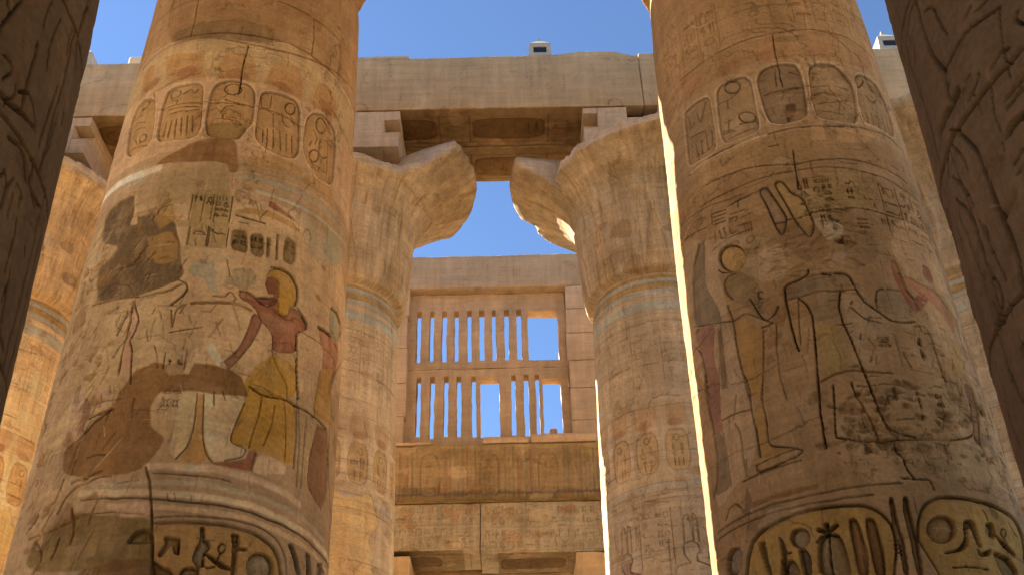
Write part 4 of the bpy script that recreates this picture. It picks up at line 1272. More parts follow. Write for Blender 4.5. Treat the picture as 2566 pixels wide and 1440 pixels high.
    # small kneeling figure at the right flank
    cv.fill(h([(1620, 480), (1650, 470), (1690, 540), (1710, 640), (1770, 720), (1800, 740), (1830, 690), (1900, 740), (1800, 845), (1740, 760), (1650, 600)]), RED, d=.014, bulge=.05)
    cv.fill(h([(1715, 595), (1760, 590), (1830, 640), (1930, 680), (1990, 760), (2060, 850), (2070, 980), (2040, 950), (1960, 820), (1880, 740), (1800, 690)]), alb(150, 96, 64), d=.014, bulge=.06)
    cv.fill(h([(1850, 500), (1900, 540), (1925, 640), (1880, 620), (1845, 560)]), RED, d=.01)
    cv.fill(h([(1850, 470), (1930, 500), (1980, 640), (2000, 760), (1940, 680), (1910, 560)]), alb(160, 118, 78), a=.8)
    cv.line(h([(1690, 560), (1740, 680), (1800, 750)]), .012, .024, G, .5)
    cv.fill(h([(2060, 1040), (2110, 1060), (2130, 1300), (2000, 1240), (2040, 1120)]), alb(150, 108, 58), a=.8)
    cv.fill(i([(2130, 100), (2190, 130), (2230, 300), (2250, 550), (2210, 520), (2180, 300)]), alb(120, 76, 50), d=.014, a=.8)
    cv.line(h([(2010, 700), (2080, 840), (2100, 1000), (2160, 1180), (2270, 1440)]), .014, .026, G, .6)
    cv.line(i([(2190, 140), (2230, 300), (2235, 450), (2255, 560)]), .013, .026, G, .6)
    # pitted ruined strip above the rings
    cv.fill(i([(1360, 560), (1700, 520), (2030, 510), (2200, 540), (2350, 700), (2480, 880), (2300, 820), (2000, 780), (1700, 770), (1300, 770)]), alb(136, 100, 66), d=.012, soft=.03, a=.8, jag=.1)
    chips(cv, 110, rs, (6.2, 7.0), (-.2, 2.3), (.02, .10), .030, alb(112, 80, 50))
    cv.line(i([(1660, 545), (1710, 620), (1740, 710), (1800, 770)]), .016, .03, G, .7, jag=.03)
    cv.line(i([(1700, 760), (1800, 770), (1900, 770), (1925, 850)]), .014, .03, G, .7, jag=.02)
    for q in ([(420, 1150), (640, 1010), (820, 945), (1000, 905), (1250, 850), (1500, 815), (1700, 800)], [(420, 1200), (660, 1060), (1000, 960), (1300, 905), (1500, 880)]):
        cv.line(i(q), .016, .022, alb(92, 70, 50), .6, jag=.01)
    cv.line(i([(670, 940), (830, 890), (1000, 850), (1100, 830)]), .05, .008, alb(118, 78, 44), .8, jag=.05)
    cv.line(i([(600, 790), (760, 720), (1000, 640)]), .02, .014, G, .4)
    cv.fill(i([(620, 820), (660, 920), (650, 980), (610, 1000)]), alb(110, 80, 56), d=.014)
    cv.line(i([(635, 1000), (635, 1120)]), .02, .012, alb(104, 78, 54), .6)
    cv.line(i([(480, 1060), (500, 980), (545, 940), (590, 980), (600, 1010)]), .016, .018, alb(96, 70, 48), .7)
    # the two big names
    e1 = i([(665, 1190), (760, 1100), (960, 1010), (1200, 960), (1440, 950), (1560, 1000), (1640, 1090), (1670, 1250), (1650, 1440), (1640, 1700), (610, 1700), (615, 1440), (630, 1300)])
    e2 = i([(1810, 1090), (1850, 950), (1950, 895), (2120, 900), (2350, 960), (2500, 1060), (2560, 1200), (2560, 1700), (2000, 1500), (1880, 1300), (1820, 1200)])
    for q in (e1, e2):
        cv.fill(q, alb(140, 100, 50), d=.022, soft=.014, bulge=.12)
        cv.line(q, .020, .032, G, .6, closed=True)
    deep = [(ell(990, 1180, 66, 68, 26), alb(120, 94, 68)), (ell(1980, 1120, 98, 95, 28), alb(124, 88, 52)),
            ([(980, 1265), (1020, 1255), (1060, 1300), (1075, 1440), (1020, 1440), (1000, 1340)], alb(92, 70, 48)),
            ([(1330, 1060), (1370, 1040), (1400, 1070), (1465, 1290), (1470, 1440), (1400, 1440)], alb(124, 86, 54)),
            ([(1445, 1050), (1485, 1035), (1520, 1060), (1580, 1290), (1590, 1440), (1520, 1440)], alb(124, 86, 54)),
            ([(1160, 1075), (1190, 1075), (1185, 1130), (1230, 1090), (1260, 1080), (1250, 1100), (1195, 1145), (1150, 1145), (1105, 1130), (1120, 1108), (1170, 1125)], alb(70, 48, 30)),
            ([(1130, 1200), (1180, 1150), (1250, 1150), (1290, 1200), (1330, 1330), (1350, 1440), (1130, 1440), (1120, 1280)], alb(118, 90, 60)),
            ([(695, 1215), (740, 1200), (760, 1290), (800, 1440), (770, 1440), (720, 1290)], alb(100, 74, 44)),
            ([(840, 1165), (880, 1220), (900, 1290), (890, 1440), (860, 1440), (870, 1300)], alb(96, 70, 42)),
            ([(920, 1330), (960, 1350), (1000, 1440), (850, 1440), (880, 1380)], alb(112, 84, 54)),
            ([(480, 1330), (510, 1260), (560, 1240), (595, 1290), (590, 1370), (560, 1440), (490, 1440)], alb(118, 92, 70)),
            ([(2130, 1060), (2190, 1055), (2220, 1110), (2255, 1240), (2230, 1245), (2180, 1110), (2150, 1110), (2160, 1220), (2120, 1270), (1980, 1290), (2100, 1255), (2140, 1200)], alb(72, 48, 28)),
            ([(2285, 1080), (2330, 1075), (2350, 1130), (2340, 1190), (2290, 1160)], alb(120, 92, 60)),
            ([(2345, 1150), (2400, 1200), (2500, 1290), (2490, 1310), (2400, 1240)], alb(70, 46, 28)),
            ([(2220, 1250), (2250, 1290), (2320, 1260), (2310, 1300), (2240, 1310)], alb(76, 52, 30)),
            ([(2330, 1270), (2450, 1320), (2510, 1400), (2540, 1500), (2400, 1440), (2360, 1360)], alb(110, 80, 48)),
            ([(1615, 905), (1640, 905), (1670, 1060), (1720, 1200), (1750, 1440), (1720, 1440), (1690, 1250), (1640, 1080)], alb(112, 84, 56)),
            ([(1712, 900), (1740, 895), (1770, 1050), (1810, 1200), (1850, 1440), (1810, 1440), (1770, 1230), (1720, 1030)], alb(112, 84, 56))]
    for q, cc in deep:
        pts = i(q)
        cv.fill(pts, cc, d=.05, soft=.010, bulge=.06)
        cv.line(pts, .010, .03, G, .5, closed=True)
    for q in ([(1185, 1140), (1195, 1250), (1215, 1440)], [(1110, 1210), (1140, 1170), (1185, 1150), (1260, 1160)], [(2270, 985), (2290, 1020), (2300, 1060)], [(2400, 1120), (2390, 1160), (2420, 1180), (2430, 1130), (2405, 1118)], [(2410, 1180), (2440, 1230)], [(2450, 1080), (2480, 1140), (2510, 1170)], [(1650, 1220), (1700, 1225)], [(1655, 1250), (1705, 1255)], [(1660, 1280), (1710, 1285)], [(890, 1290), (930, 1280)], [(2060, 1385), (2180, 1380), (2300, 1400)]):
        cv.line(i(q), .014, .028, G, .7)
    chips(cv, 50, rs, (4.8, 13.5), (-2.4, 2.6), (.02, .08), .014, alb(112, 80, 50))
    scratches(cv, 560, rs, (-2.5, 2.6), (4.8, 13.4), (.04, .32), (-.25, .25), (LOSS, GRIME_SHADE, DKLOSS, alb(150, 120, 92)), (.004, .010), (.003, .010), .6)
    scratches(cv, 240, rs, (.2, 2.5), (6.2, 8.2), (.03, .2), (-.8, .8), (GRIME_SHADE, DKLOSS, alb(150, 120, 92)), (.005, .014), (.008, .02), .8, .4)
    scratches(cv, 160, rs, (-.2, 1.9), (8.5, 11.9), (.03, .2), (-.6, .6), (GRIME_SHADE, OLIVE, alb(150, 120, 92)), (.005, .012), (.006, .014), .7, .5)
    for _ in range(40):
        u, z = rs.uniform(-2.4, 2.4), rs.uniform(5, 13)
        cv.fill(ell(u, z, rs.uniform(.05, .3), rs.uniform(.04, .22), 9), (DKLOSS, OLIVE, LOSS, alb(150, 118, 90))[rs.randint(4)], d=rs.uniform(-.004, .006), a=.4, jag=.12, worn=.4)
    wear(cv, P0, 8, .013, .7, .10)
    cv.h -= .05*sstep(15.0, 15.7, vs)[:, None]
    finish_shaft(root, col, cv, us, vs, M_COL, 1.32)
    bell_capital(root, col, None, 8, M_COL, True, alb(126, 92, 60), .22)
    abacus(root, col.cx-1.6, col.cx+1.6, col.cy-1.6, col.cy+1.6, 19.9, 20.87)


def build_far_column(col, label, seed, rcut, base, notch, lower):
    root = thing('nave_column', label, 'column', (col.cx, col.cy, 0), 'papyrus columns of the nave')
    us, vs = shaft_grid(col, (6.3, 15.72), 100, du=.02, dz=.02, coarse_u=.2)
    cv, P0 = new_canvas(col, us, vs, base, seed)
    rs = np.random.RandomState(seed)
    # neck rings
    for z0, z1, cc in ((15.05, 15.2, GREY), (15.2, 15.38, OCHRE), (15.38, 15.52, GREY), (15.52, 15.62, OCHRE), (14.62, 14.9, alb(146, 124, 96))):
        cv.band(z0, z1, cc*(.9, .95, 1.0), a=.95, jag=.04)
    cv.h -= .05*sstep(15.2, 15.7, vs)[:, None]
    for z in (15.55, 15.38, 15.2, 15.05, 14.62, 14.5):
        cv.line([(cv.u[0], z), (cv.u[-1], z)], .016, .012, LOSS, .3, jag=.03)
    glyph_field(cv, -2.6, 2.6, 12.75, 14.4, .36, .3, .012, .009, rs, LOSS, .2)
    nave_bands(cv, (10.6, 11.55), rs, 16, rs.uniform(-.1, .1), .8, .016, letters=.014)
    if lower == 'patch':       # smooth modern repair over the lower shaft
        cv.fill([(-2.6, 5.9), (2.6, 5.9), (2.6, 6.6), (1.9, 7.8), (1.5, 8.6), (1.25, 9.4), (1.45, 9.9), (1.2, 10.5), (.6, 10.2), (-.2, 10.6), (-2.6, 10.3)], PATCH, d=-.008, soft=.02, jag=.12, worn=.05)
        cv.line([(1.9, 7.8), (1.5, 8.6), (1.25, 9.4), (1.45, 9.9), (1.2, 10.5)], .02, .02, LOSS, .5, jag=.15)
    else:
        for k, fl in ((-1.3, 1), (.15, 1), (1.5, -1)):
            figure(cv, k, 6.55, 2.7, .022, GRIME_SHADE, fl, .022, RED if k < 0 else None, YELLOW, int(k > 1))
        glyph_field(cv, -.9, -.2, 8.6, 9.8, .3, .24, .012, .014, rs, GRIME_SHADE, .1)
        glyph_field(cv, .7, 1.2, 8.8, 9.8, .3, .24, .012, .014, rs, GRIME_SHADE, .1)
    chips(cv, 50, rs, (6.4, 15.6), (-2.6, 2.6), (.04, .22), .016, alb(138, 96, 58))
    scratches(cv, 260, rs, (-2.6, 2.6), (10.4 if lower == 'patch' else 6.4, 15.6), (.08, .5), (-.2, .2), (LOSS, GRIME_SHADE, CREAM, OLIVE), (.010, .02), (.004, .012), .55, .5)
    joints(cv, np.arange(6.6, 15.6, 1.08) + .2*rs.rand(), rs, .012, .014)
    wear(cv, P0, seed, .014, .8, .12)
    finish_shaft(root, col, cv, us, vs, M_FAR, 1.25)
    bell_capital(root, col, rcut, seed, M_FAR, True, base)
    abacus(root, col.cx-1.62, col.cx+1.62, 20.5, 23.5, 19.66, 20.868, notch, seed)


CUT_FL = [(-75, 9), (-60, 3.1), (-30, 2.5), (0, 2.36), (20, 2.3), (36, 2.36), (45, 2.7), (50, 3.35), (53, 9), (116, 9), (118, 3.15), (122, 2.75), (130, 2.42), (150, 2.3), (180, 2.5)]
CUT_FR = [(-180, 3.35), (-150, 3.2), (-124, 3.36), (-116, 3.42), (-110, 3.22), (-104, 3.42), (-92, 9), (-65, 9), (-63.5, 3.4), (-61, 2.2), (-58, 2.55), (-46, 2.64), (-30, 2.74), (0, 2.88), (25, 3.05), (50, 3.2), (60, 9)]
build_left_column()
build_right_column()
FARBASE = alb(158, 120, 82)
build_far_column(C_FL, 'far column with a smooth tan repair low on its shaft, left of the stone window grille', 21, CUT_FL, FARBASE, 'right', 'patch')
build_far_column(C_FR, 'far column with a broken lobed capital right of the stone window grille', 22, CUT_FR, alb(150, 116, 82), 'left', 'figures')
build_far_column(C_FLL, 'glowing orange column seen in the gap at far left', 23, [(-20, 9), (0, 2.6), (30, 2.5), (65, 2.4), (80, 9)], alb(172, 128, 84), 'right', 'patch')
build_far_column(C_FRR, 'column half hidden in the gap at far right', 24, [(-70, 9), (-50, 2.5), (-20, 2.6), (10, 9)], alb(150, 116, 82), None, 'figures')


def build_plain_column(col, label, seed):
    root = thing('nave_column', label, 'column', (col.cx, col.cy, 0), 'papyrus columns of the nave')
    us, vs = spaced(-math.pi*col.R, math.pi*col.R, .12)[:-1], spaced(0, 15.72, .15)
    cv, P0 = new_canvas(col, us, vs, FARBASE, seed)
    wear(cv, P0, seed, .014, .4, .12)
    finish_shaft(root, col, cv, us, vs, M_FAR, 1.25)
    bell_capital(root, col, None, seed, M_FAR, False, FARBASE)
    abacus(root, col.cx-1.6, col.cx+1.6, col.cy-1.6, col.cy+1.6, 19.9, 20.87, None, seed)


build_plain_column(Col(-11.93, 12.04, R_NAVE, 1.72), 'column of the near row left of the picture, outside the frame', 25)
build_plain_column(Col(-19.95, 12.04, R_NAVE, 1.72), 'second column of the near row left of the picture, outside the frame', 27)
build_plain_column(Col(-20.3, 22.16, R_NAVE, 1.72), 'column of the far row left of the picture, outside the frame', 26)


# ---------------- the two dark columns beside the viewer
def build_near_column(col, label, seed, side):
    root = thing('aisle_column', label, 'column', (col.cx, col.cy, 0), 'columns of the side aisles')
    us, vs = shaft_grid(col, (3.2, 7.8), 112, du=.009, dz=.009, zhi=11.0)
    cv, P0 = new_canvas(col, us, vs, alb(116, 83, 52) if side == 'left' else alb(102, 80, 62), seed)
    rs = np.random.RandomState(seed)
    cv.lw, cv.la, cv.ld = .85, 1.6, 1.5
    if side == 'left':
        T = [((0, 0), 22, [(0, 640), (60, 720), (150, 790), (250, 900)]), ((0, 0), 16, [(150, 790), (190, 630), (230, 470), (260, 380), (270, 300)]), ((0, 0), 14, [(60, 960), (140, 1020), (180, 1130), (195, 1260)]),
             ((0, 0), 14, [(240, 1130), (215, 1300), (240, 1440)]), ((0, 0), 16, [(62, 8), (66, 50)]), ((0, 0), 12, [(75, 100), (72, 140), (40, 170), (25, 200)]), ((0, 0), 10, [(310, 190), (360, 20)]), ((0, 0), 12, [(0, 270), (40, 180), (150, 10)]),
             ((0, 0), 10, [(40, 400), (90, 450), (90, 520), (20, 560)]), ((0, 0), 12, [(270, 1030), (330, 850), (400, 600)]), ((0, 0), 12, [(610, 60), (540, 250), (520, 490)]), ((0, 0), 22, [(440, 800), (430, 870)]), ((0, 0), 10, [(120, 600), (100, 680), (70, 700)]),
             ((0, 0), 10, [(130, 640), (210, 650), (235, 720), (260, 880)]), ((0, 0), 10, [(0, 1240), (40, 1180), (45, 1300), (10, 1440)]), ((0, 0), 9, [(130, 1440), (150, 1340), (120, 1290)]), ((0, 0), 8, [(460, 380), (480, 300), (500, 200)]), ((0, 0), 9, [(330, 480), (350, 330), (420, 140)]),
             ((0, 480), 10, [(0, 120), (50, -20), (100, -80)]), ((0, 480), 12, [(225, 0), (260, 90), (290, 130)]), ((0, 480), 10, [(150, 10), (155, 60)]), ((0, 480), 10, [(90, 30), (50, 190)]), ((0, 480), 12, [(0, 960), (30, 1115)]), ((0, 480), 8, [(180, 390), (180, 460)]), ((0, 480), 9, [(40, 560), (110, 300), (120, 200)]), ((0, 480), 8, [(20, 760), (60, 640)])]
    else:
        T = [((1646, 0), 12, [(1790, 0), (1760, 100), (1735, 260), (1745, 420), (1850, 700), (1900, 850), (1980, 1150)]), ((1646, 0), 26, [(1790, 20), (1830, 150), (1880, 300), (1940, 430), (2005, 500), (2000, 580), (2040, 700)]),
             ((1646, 0), 34, [(2095, 630), (2055, 740), (2000, 850), (1975, 940)]), ((1646, 0), 11, [(2010, 490), (2130, 250), (2380, 60)]), ((1646, 0), 12, [(1910, 60), (1960, 150), (2020, 240)]), ((1646, 0), 11, [(2240, 520), (2215, 600), (2170, 690)]), ((1646, 0), 30, [(2545, 800), (2470, 860), (2430, 930)]),
             ((1646, 0), 13, [(2425, 690), (2548, 540)]), ((1646, 0), 13, [(2440, 740), (2548, 610)]), ((1646, 0), 12, [(2060, 920), (2020, 1050), (2030, 1220)]), ((1646, 0), 18, [(2110, 930), (2220, 1050), (2280, 1250), (2350, 1440)]), ((1646, 0), 10, [(2050, 900), (2110, 890), (2110, 930)]),
             ((1646, 0), 9, [(2400, 1000), (2420, 1050)]), ((1646, 0), 10, [(2480, 1150), (2548, 1040)]), ((1646, 0), 10, [(2500, 1220), (2548, 1150)]), ((1646, 0), 9, [(1790, 310), (1800, 430)]), ((1646, 0), 12, [(1750, 250), (1760, 290)]), ((1646, 0), 12, [(2500, 100), (2490, 160), (2548, 175)]), ((1646, 0), 10, [(2220, 90), (2310, 0)]), ((1646, 0), 10, [(2150, 130), (2180, 60)]),
             ((1646, 0), 12, [(2330, 480), (2380, 380), (2440, 350)]), ((1646, 0), 10, [(2060, 1220), (2150, 1330), (2200, 1440)]), ((1646, 0), 9, [(1860, 90), (1900, 60)]), ((1646, 0), 9, [(2130, 640), (2150, 560), (2180, 520)]), ((1646, 0), 10, [(2040, 980), (2120, 1080), (2160, 1190)]), ((1646, 0), 9, [(2380, 900), (2330, 760), (2320, 600)]),
             ((1646, 480), 11, [(2080, 60), (2150, 120), (2200, 240), (2260, 420), (2310, 560), (2390, 680), (2395, 800), (2350, 930)]), ((1646, 480), 26, [(2310, -20), (2380, 150), (2450, 300), (2500, 450), (2530, 640)]), ((1646, 480), 9, [(2090, 60), (2110, 200), (2200, 420)]), ((1646, 480), 9, [(2240, 200), (2300, 340), (2420, 620)]), ((1646, 480), 10, [(2350, 930), (2420, 1150), (2460, 1320)]),
             ((1646, 480), 9, [(2150, 280), (2250, 560), (2290, 700)]), ((1646, 480), 8, [(2330, 760), (2390, 960)]), ((1646, 480), 16, [(2545, 1060), (2520, 1110), (2548, 1150)]), ((1646, 920), 11, [(2440, 0), (2500, 180), (2548, 260)]), ((1646, 920), 9, [(2440, 330), (2520, 540)])]
    for off, w_, pts in T:
        cv.line(col.crop(off, pts), w_*.0010, .05 + w_*.0016, GRIME_SHADE*.3, .95, jag=.02)  # almost black, groove shade painted into the cut lines
    sg = 1 if side == 'left' else -1
    for q in range(2):        # carved figures round the side turned to the open aisle
        figure(cv, sg*(-1.75 + q*1.2), 3.4, 2.2, .04, GRIME_SHADE*.7, sg*(1 - 2*q), .024, None, None, q)
    for q in range(5):
        u0 = sg*(-2.2 + q*.62)
        glyph_field(cv, min(u0, u0+sg*.42), max(u0, u0+sg*.42), 6.0, 6.9, .36, .3, .018, .03, rs, GRIME_SHADE*.8, .1)
    scratches(cv, 160, rs, (-2.4, 2.4), (3.3, 7.7), (.03, .3), (-.25, .25), (GRIME_SHADE, DKLOSS, alb(130, 100, 76)), (.003, .008), (.004, .014), .8, .1)
    for _ in range(8):       # lesser cuts and cracks
        u, z = rs.uniform(-2.4, 2.4), rs.uniform(3.3, 7.6)
        L = rs.uniform(.1, .6)
        s_ = rs.uniform(-.25, .25)
        cv.line([(u, z), (u + s_*L*.4 + rs.uniform(-.03, .03), z + L*.45), (u + s_*L, z + L)], rs.uniform(.005, .011), rs.uniform(.008, .02), GRIME_SHADE, .5, jag=.03)
    chips(cv, 60, rs, (3.3, 7.7), (-2.5, 2.5), (.02, .10), .016, alb(96, 70, 46))
    joints(cv, [4.1, 5.15, 6.2, 7.2], rs, .020, .06, GRIME_SHADE*.6)
    wear(cv, P0, seed, .011, .8, .16, .20, .35)
    finish_shaft(root, col, cv, us, vs, M_NEAR, 1.4)
    # closed bud capital
    zz = np.array([11.0, 11.1, 11.5, 12.0, 12.6, 13.2, 13.4])
    rr = np.array([1.18, 1.42, 1.52, 1.5, 1.38, 1.2, 1.15])
    sv = np.linspace(11, 13.4, 60)
    ph = np.linspace(-math.pi, math.pi, 120, endpoint=False)
    r = np.interp(sv, zz, rr)[:, None] + .012*np.cos(ph*16)[None]
    P = np.stack([col.cx + r*np.sin(ph), col.cy + r*np.cos(ph), np.broadcast_to(sv[:, None], r.shape)], -1)
    P[..., :2] += .015*fbm(P, 2, 3, seed)[..., None]
    grid_obj('capital', P[:, ::-1], alb(118, 90, 62), M_NEAR, root)
    stone_box('abacus', col.cx-1.3, col.cx+1.3, col.cy-1.3, col.cy+1.3, 13.4, 14.2, M_NEAR, root, .2, .04, seed=seed)


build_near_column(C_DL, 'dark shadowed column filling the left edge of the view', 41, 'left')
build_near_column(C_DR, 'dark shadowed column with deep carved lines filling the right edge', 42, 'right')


# ------------------------------------------------------------------ swept beams with carved faces
def sweep_beam(name, label, cat, x0, x1, prof, base, mat, draw=None, seed=1, du=.03, dx=.03, group=None, amp=.012, topfn=None, parent=None, endjag=.02):
    """profile [(y,z)] swept along x; canvas u = distance round the profile, v = x"""
    prof = np.array(prof, float)
    segs = np.diff(np.concatenate([prof, prof[:1]]), axis=0)
    ln = np.hypot(segs[:, 0], segs[:, 1])
    cum = np.concatenate([[0], np.cumsum(ln)])
    us = []
    for i in range(len(prof)):
        us.append(np.linspace(cum[i], cum[i+1], max(2, int(ln[i]/du)+1))[:-1])
    us = np.concatenate(us)
    yy = np.interp(us, cum, np.concatenate([prof[:, 0], prof[:1, 0]]))
    zz = np.interp(us, cum, np.concatenate([prof[:, 1], prof[:1, 1]]))
    vs = spaced(x0, x1, dx)
    # outward normals, softened at the arrises
    ty, tz = np.gradient(np.concatenate([yy[-2:], yy, yy[:2]]))[2:-2], np.gradient(np.concatenate([zz[-2:], zz, zz[:2]]))[2:-2]
    L = np.hypot(ty, tz)
    ny, nz = tz/L, -ty/L
    cen = prof.mean(0)
    if np.sum((yy-cen[0])*ny + (zz-cen[1])*nz) < 0:
        ny, nz = -ny, -nz
    Pm = np.stack([np.broadcast_to(vs[:, None], (len(vs), len(us))), np.broadcast_to(yy[None], (len(vs), len(us))), np.broadcast_to(zz[None], (len(vs), len(us)))], -1).copy()
    cv = Canvas(us, vs, base)
    cv.jag = (fbm(Pm, 3, 3, seed+1), fbm(Pm, 3, 3, seed+2))
    rs = np.random.RandomState(seed)
    if draw:
        draw(cv, rs, cum)
    wear(cv, Pm, seed, amp, .8, .10)
    corner = np.min(np.abs(us[:, None] - cum[None, :-1]), axis=1)
    corner = np.minimum(corner, np.abs(us - cum[-1]))
    cr = np.exp(-corner/.05)[None]*(.02 + .05*np.maximum(0, fbm(Pm, 1.6, 4, seed+7)))
    h = cv.h - cv.cut - cr
    P = Pm.copy()
    P[..., 1] += h*ny
    P[..., 2] += h*nz
    if topfn:
        P[..., 2] += topfn(Pm[..., 0])*sstep(prof[:, 1].min()+.6*np.ptp(prof[:, 1]), prof[:, 1].max(), Pm[..., 2])
    ej = endjag*fbm(Pm, 2.2, 3, seed+12)
    P[0, :, 0] += ej[0]
    P[-1, :, 0] += ej[-1]
    o = grid_obj(name, P, cv.c, mat, parent)
    # make sure faces look outwards
    me = o.data
    me.flip_normals() if not _outward(me, P) else None
    if parent is None:
        tag(o, label, cat, group)
    return o


def _outward(me, P):
    c = P.reshape(-1, 3).mean(0)
    k = len(me.polygons)//3
    s = 0
    for i in range(0, len(me.polygons), max(1, len(me.polygons)//400)):
        p = me.polygons[i]
        s += (Vector(c) - p.center).dot(p.normal)
    return s < 0


def rect(y0, y1, z0, z1):
    # order: soffit back->front, front bottom->top, top front->back, back
    return [(y1, z0), (y0, z0), (y0, z1), (y1, z1)]


def soffit_names(cv, rs, cum, x0, x1, deep=.016, full=True):
    """name rings and dividing lines cut along the underside"""
    w_ = cum[1]
    x = x0
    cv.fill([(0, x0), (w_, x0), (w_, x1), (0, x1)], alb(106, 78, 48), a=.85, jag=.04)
    for _ in range(40):
        x_, u_ = rs.uniform(x0, x1), rs.uniform(0, w_)
        cv.fill(ell(u_, x_, rs.uniform(.05, .25), rs.uniform(.1, .6), 9), (LOSS*.7, CREAM*.8, OLIVE*.7)[rs.randint(3)], d=.008, a=.4, jag=.12)
    cv.line([(w_*.12, x0), (w_*.12, x1)], .02, .014, GRIME_SHADE, .4)
    cv.line([(w_*.80, x0), (w_*.80, x1)], .02, .014, GRIME_SHADE, .4)
    i = 0
    while x < x1-.3:
        L = (2.1, .8)[i % 2]
        if i % 2 == 0:
            o = [(w_*.46 + (b-0)*1, a) for a, b in oval(x+L/2, 0, L*.92, w_*.52, 4.5)]
            cv.fill(o, alb(92, 64, 36), d=deep*1.6, bulge=.1)
            cv.line(o, .025, .022, GRIME_SHADE, .5, closed=True)
            cv.line(ell(w_*.46, x+.45, .16, .2, 16), .025, .022, GRIME_SHADE, .5, closed=True)
            for k in range(4):
                xx = x + .8 + k*.3
                gk = GK[rs.randint(len(GK))]
                for pl in GL[gk]:
                    cv.line([(w_*.28 + w_*.36*b, xx + .24*a) for a, b in pl], .015, .016, GRIME_SHADE, .5)
        else:
            cv.line([(w_*.12, x), (w_*.80, x)], .02, .016, GRIME_SHADE, .5)
            for pl in GL[('board', 'mouth', 'wave', 'box')[rs.randint(4)]]:
                cv.line([(w_*.3 + w_*.36*b, x + .1 + .6*a) for a, b in pl], .018, .018, GRIME_SHADE, .5)
            cv.line([(w_*.12, x+L), (w_*.80, x+L)], .02, .016, GRIME_SHADE, .5)
        x += L
        i += 1


ARCH_Z0, ARCH_Z1 = 20.87, 22.8
ARCHCOL = alb(143, 114, 83)
xs_col = [-12.28, -4.24, 3.78, 11.80, 19.8]
top_c = lambda x: .03*np.sin(x*.9) + .10*sstep(1.2, 2.6, x) - .16*sstep(3.0, 3.75, x)
ALAB = ['long plain stone beam spanning the two far columns above the window, lamp box on it',
        'architrave beam at the far left above the orange column', 'architrave beam at the far right carrying a white lamp box']


def arch_draw(front):
    def f(cv, rs, cum):
        a, b = cv.v[0], cv.v[-1]
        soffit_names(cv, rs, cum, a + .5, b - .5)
        if front:
            for _ in range(26):       # rain streaks and shallow tool marks down the face
                x = rs.uniform(a, b)
                u0 = cum[1] + rs.uniform(.9, 1.9)
                cv.line([(u0, x), (u0 - rs.uniform(.3, .9), x + rs.uniform(-.03, .03))], rs.uniform(.02, .07), .003, alb(122, 98, 80), .3, jag=.1)
            for _ in range(14):
                x, u0 = rs.uniform(a, b), cum[1] + rs.uniform(.1, 1.9)
                cv.line([(u0, x), (u0 + rs.uniform(-.03, .03), x + rs.uniform(.4, 1.6))], .02, .005, LOSS, .15, jag=.05)
            for x, s in ((a + .55, .2), (b - .75, .18)):      # dovetail slots at the joint
                cv.line([(cum[1]+.03, x-s), (cum[1]+.2, x-s*.8), (cum[1]+.28, x), (cum[1]+.2, x+s*.8), (cum[1]+.03, x+s)], .02, .02, GRIME_SHADE, .6)
    return f


for i, (xa, xb) in enumerate(zip(xs_col[:-2], xs_col[1:-1])):
    lab = (ALAB[1], ALAB[0], ALAB[2])[i]
    if i == 2:
        xb = 19.0
    if i == 0:
        xa = -20.0
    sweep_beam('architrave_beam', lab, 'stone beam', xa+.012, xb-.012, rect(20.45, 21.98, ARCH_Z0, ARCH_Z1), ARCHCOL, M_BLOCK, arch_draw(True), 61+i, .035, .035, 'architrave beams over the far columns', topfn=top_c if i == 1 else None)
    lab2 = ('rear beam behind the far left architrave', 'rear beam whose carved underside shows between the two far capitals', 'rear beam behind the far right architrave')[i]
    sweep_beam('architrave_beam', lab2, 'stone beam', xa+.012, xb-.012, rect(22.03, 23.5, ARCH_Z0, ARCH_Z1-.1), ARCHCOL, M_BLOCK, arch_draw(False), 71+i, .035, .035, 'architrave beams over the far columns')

# near row of the same beams (over the two front columns)
for i, (xa, xb) in enumerate(((-28, -11.95), (-11.93, -3.92), (-3.9, 4.08), (4.1, 12.1))):
    sweep_beam('architrave_beam', ('beam over the near columns, far left span', 'beam over the near columns, left span', 'beam over the near columns, middle span', 'beam over the near columns, right span')[i], 'stone beam', xa, xb, rect(10.45, 13.5, ARCH_Z0, ARCH_Z1), alb(140, 120, 102), M_BLOCK, None, 81+i, .2, .2, 'beams over the near columns')


# ---------------- far clerestory
CY = 30.0
WALLCOL = alb(150, 116, 86)


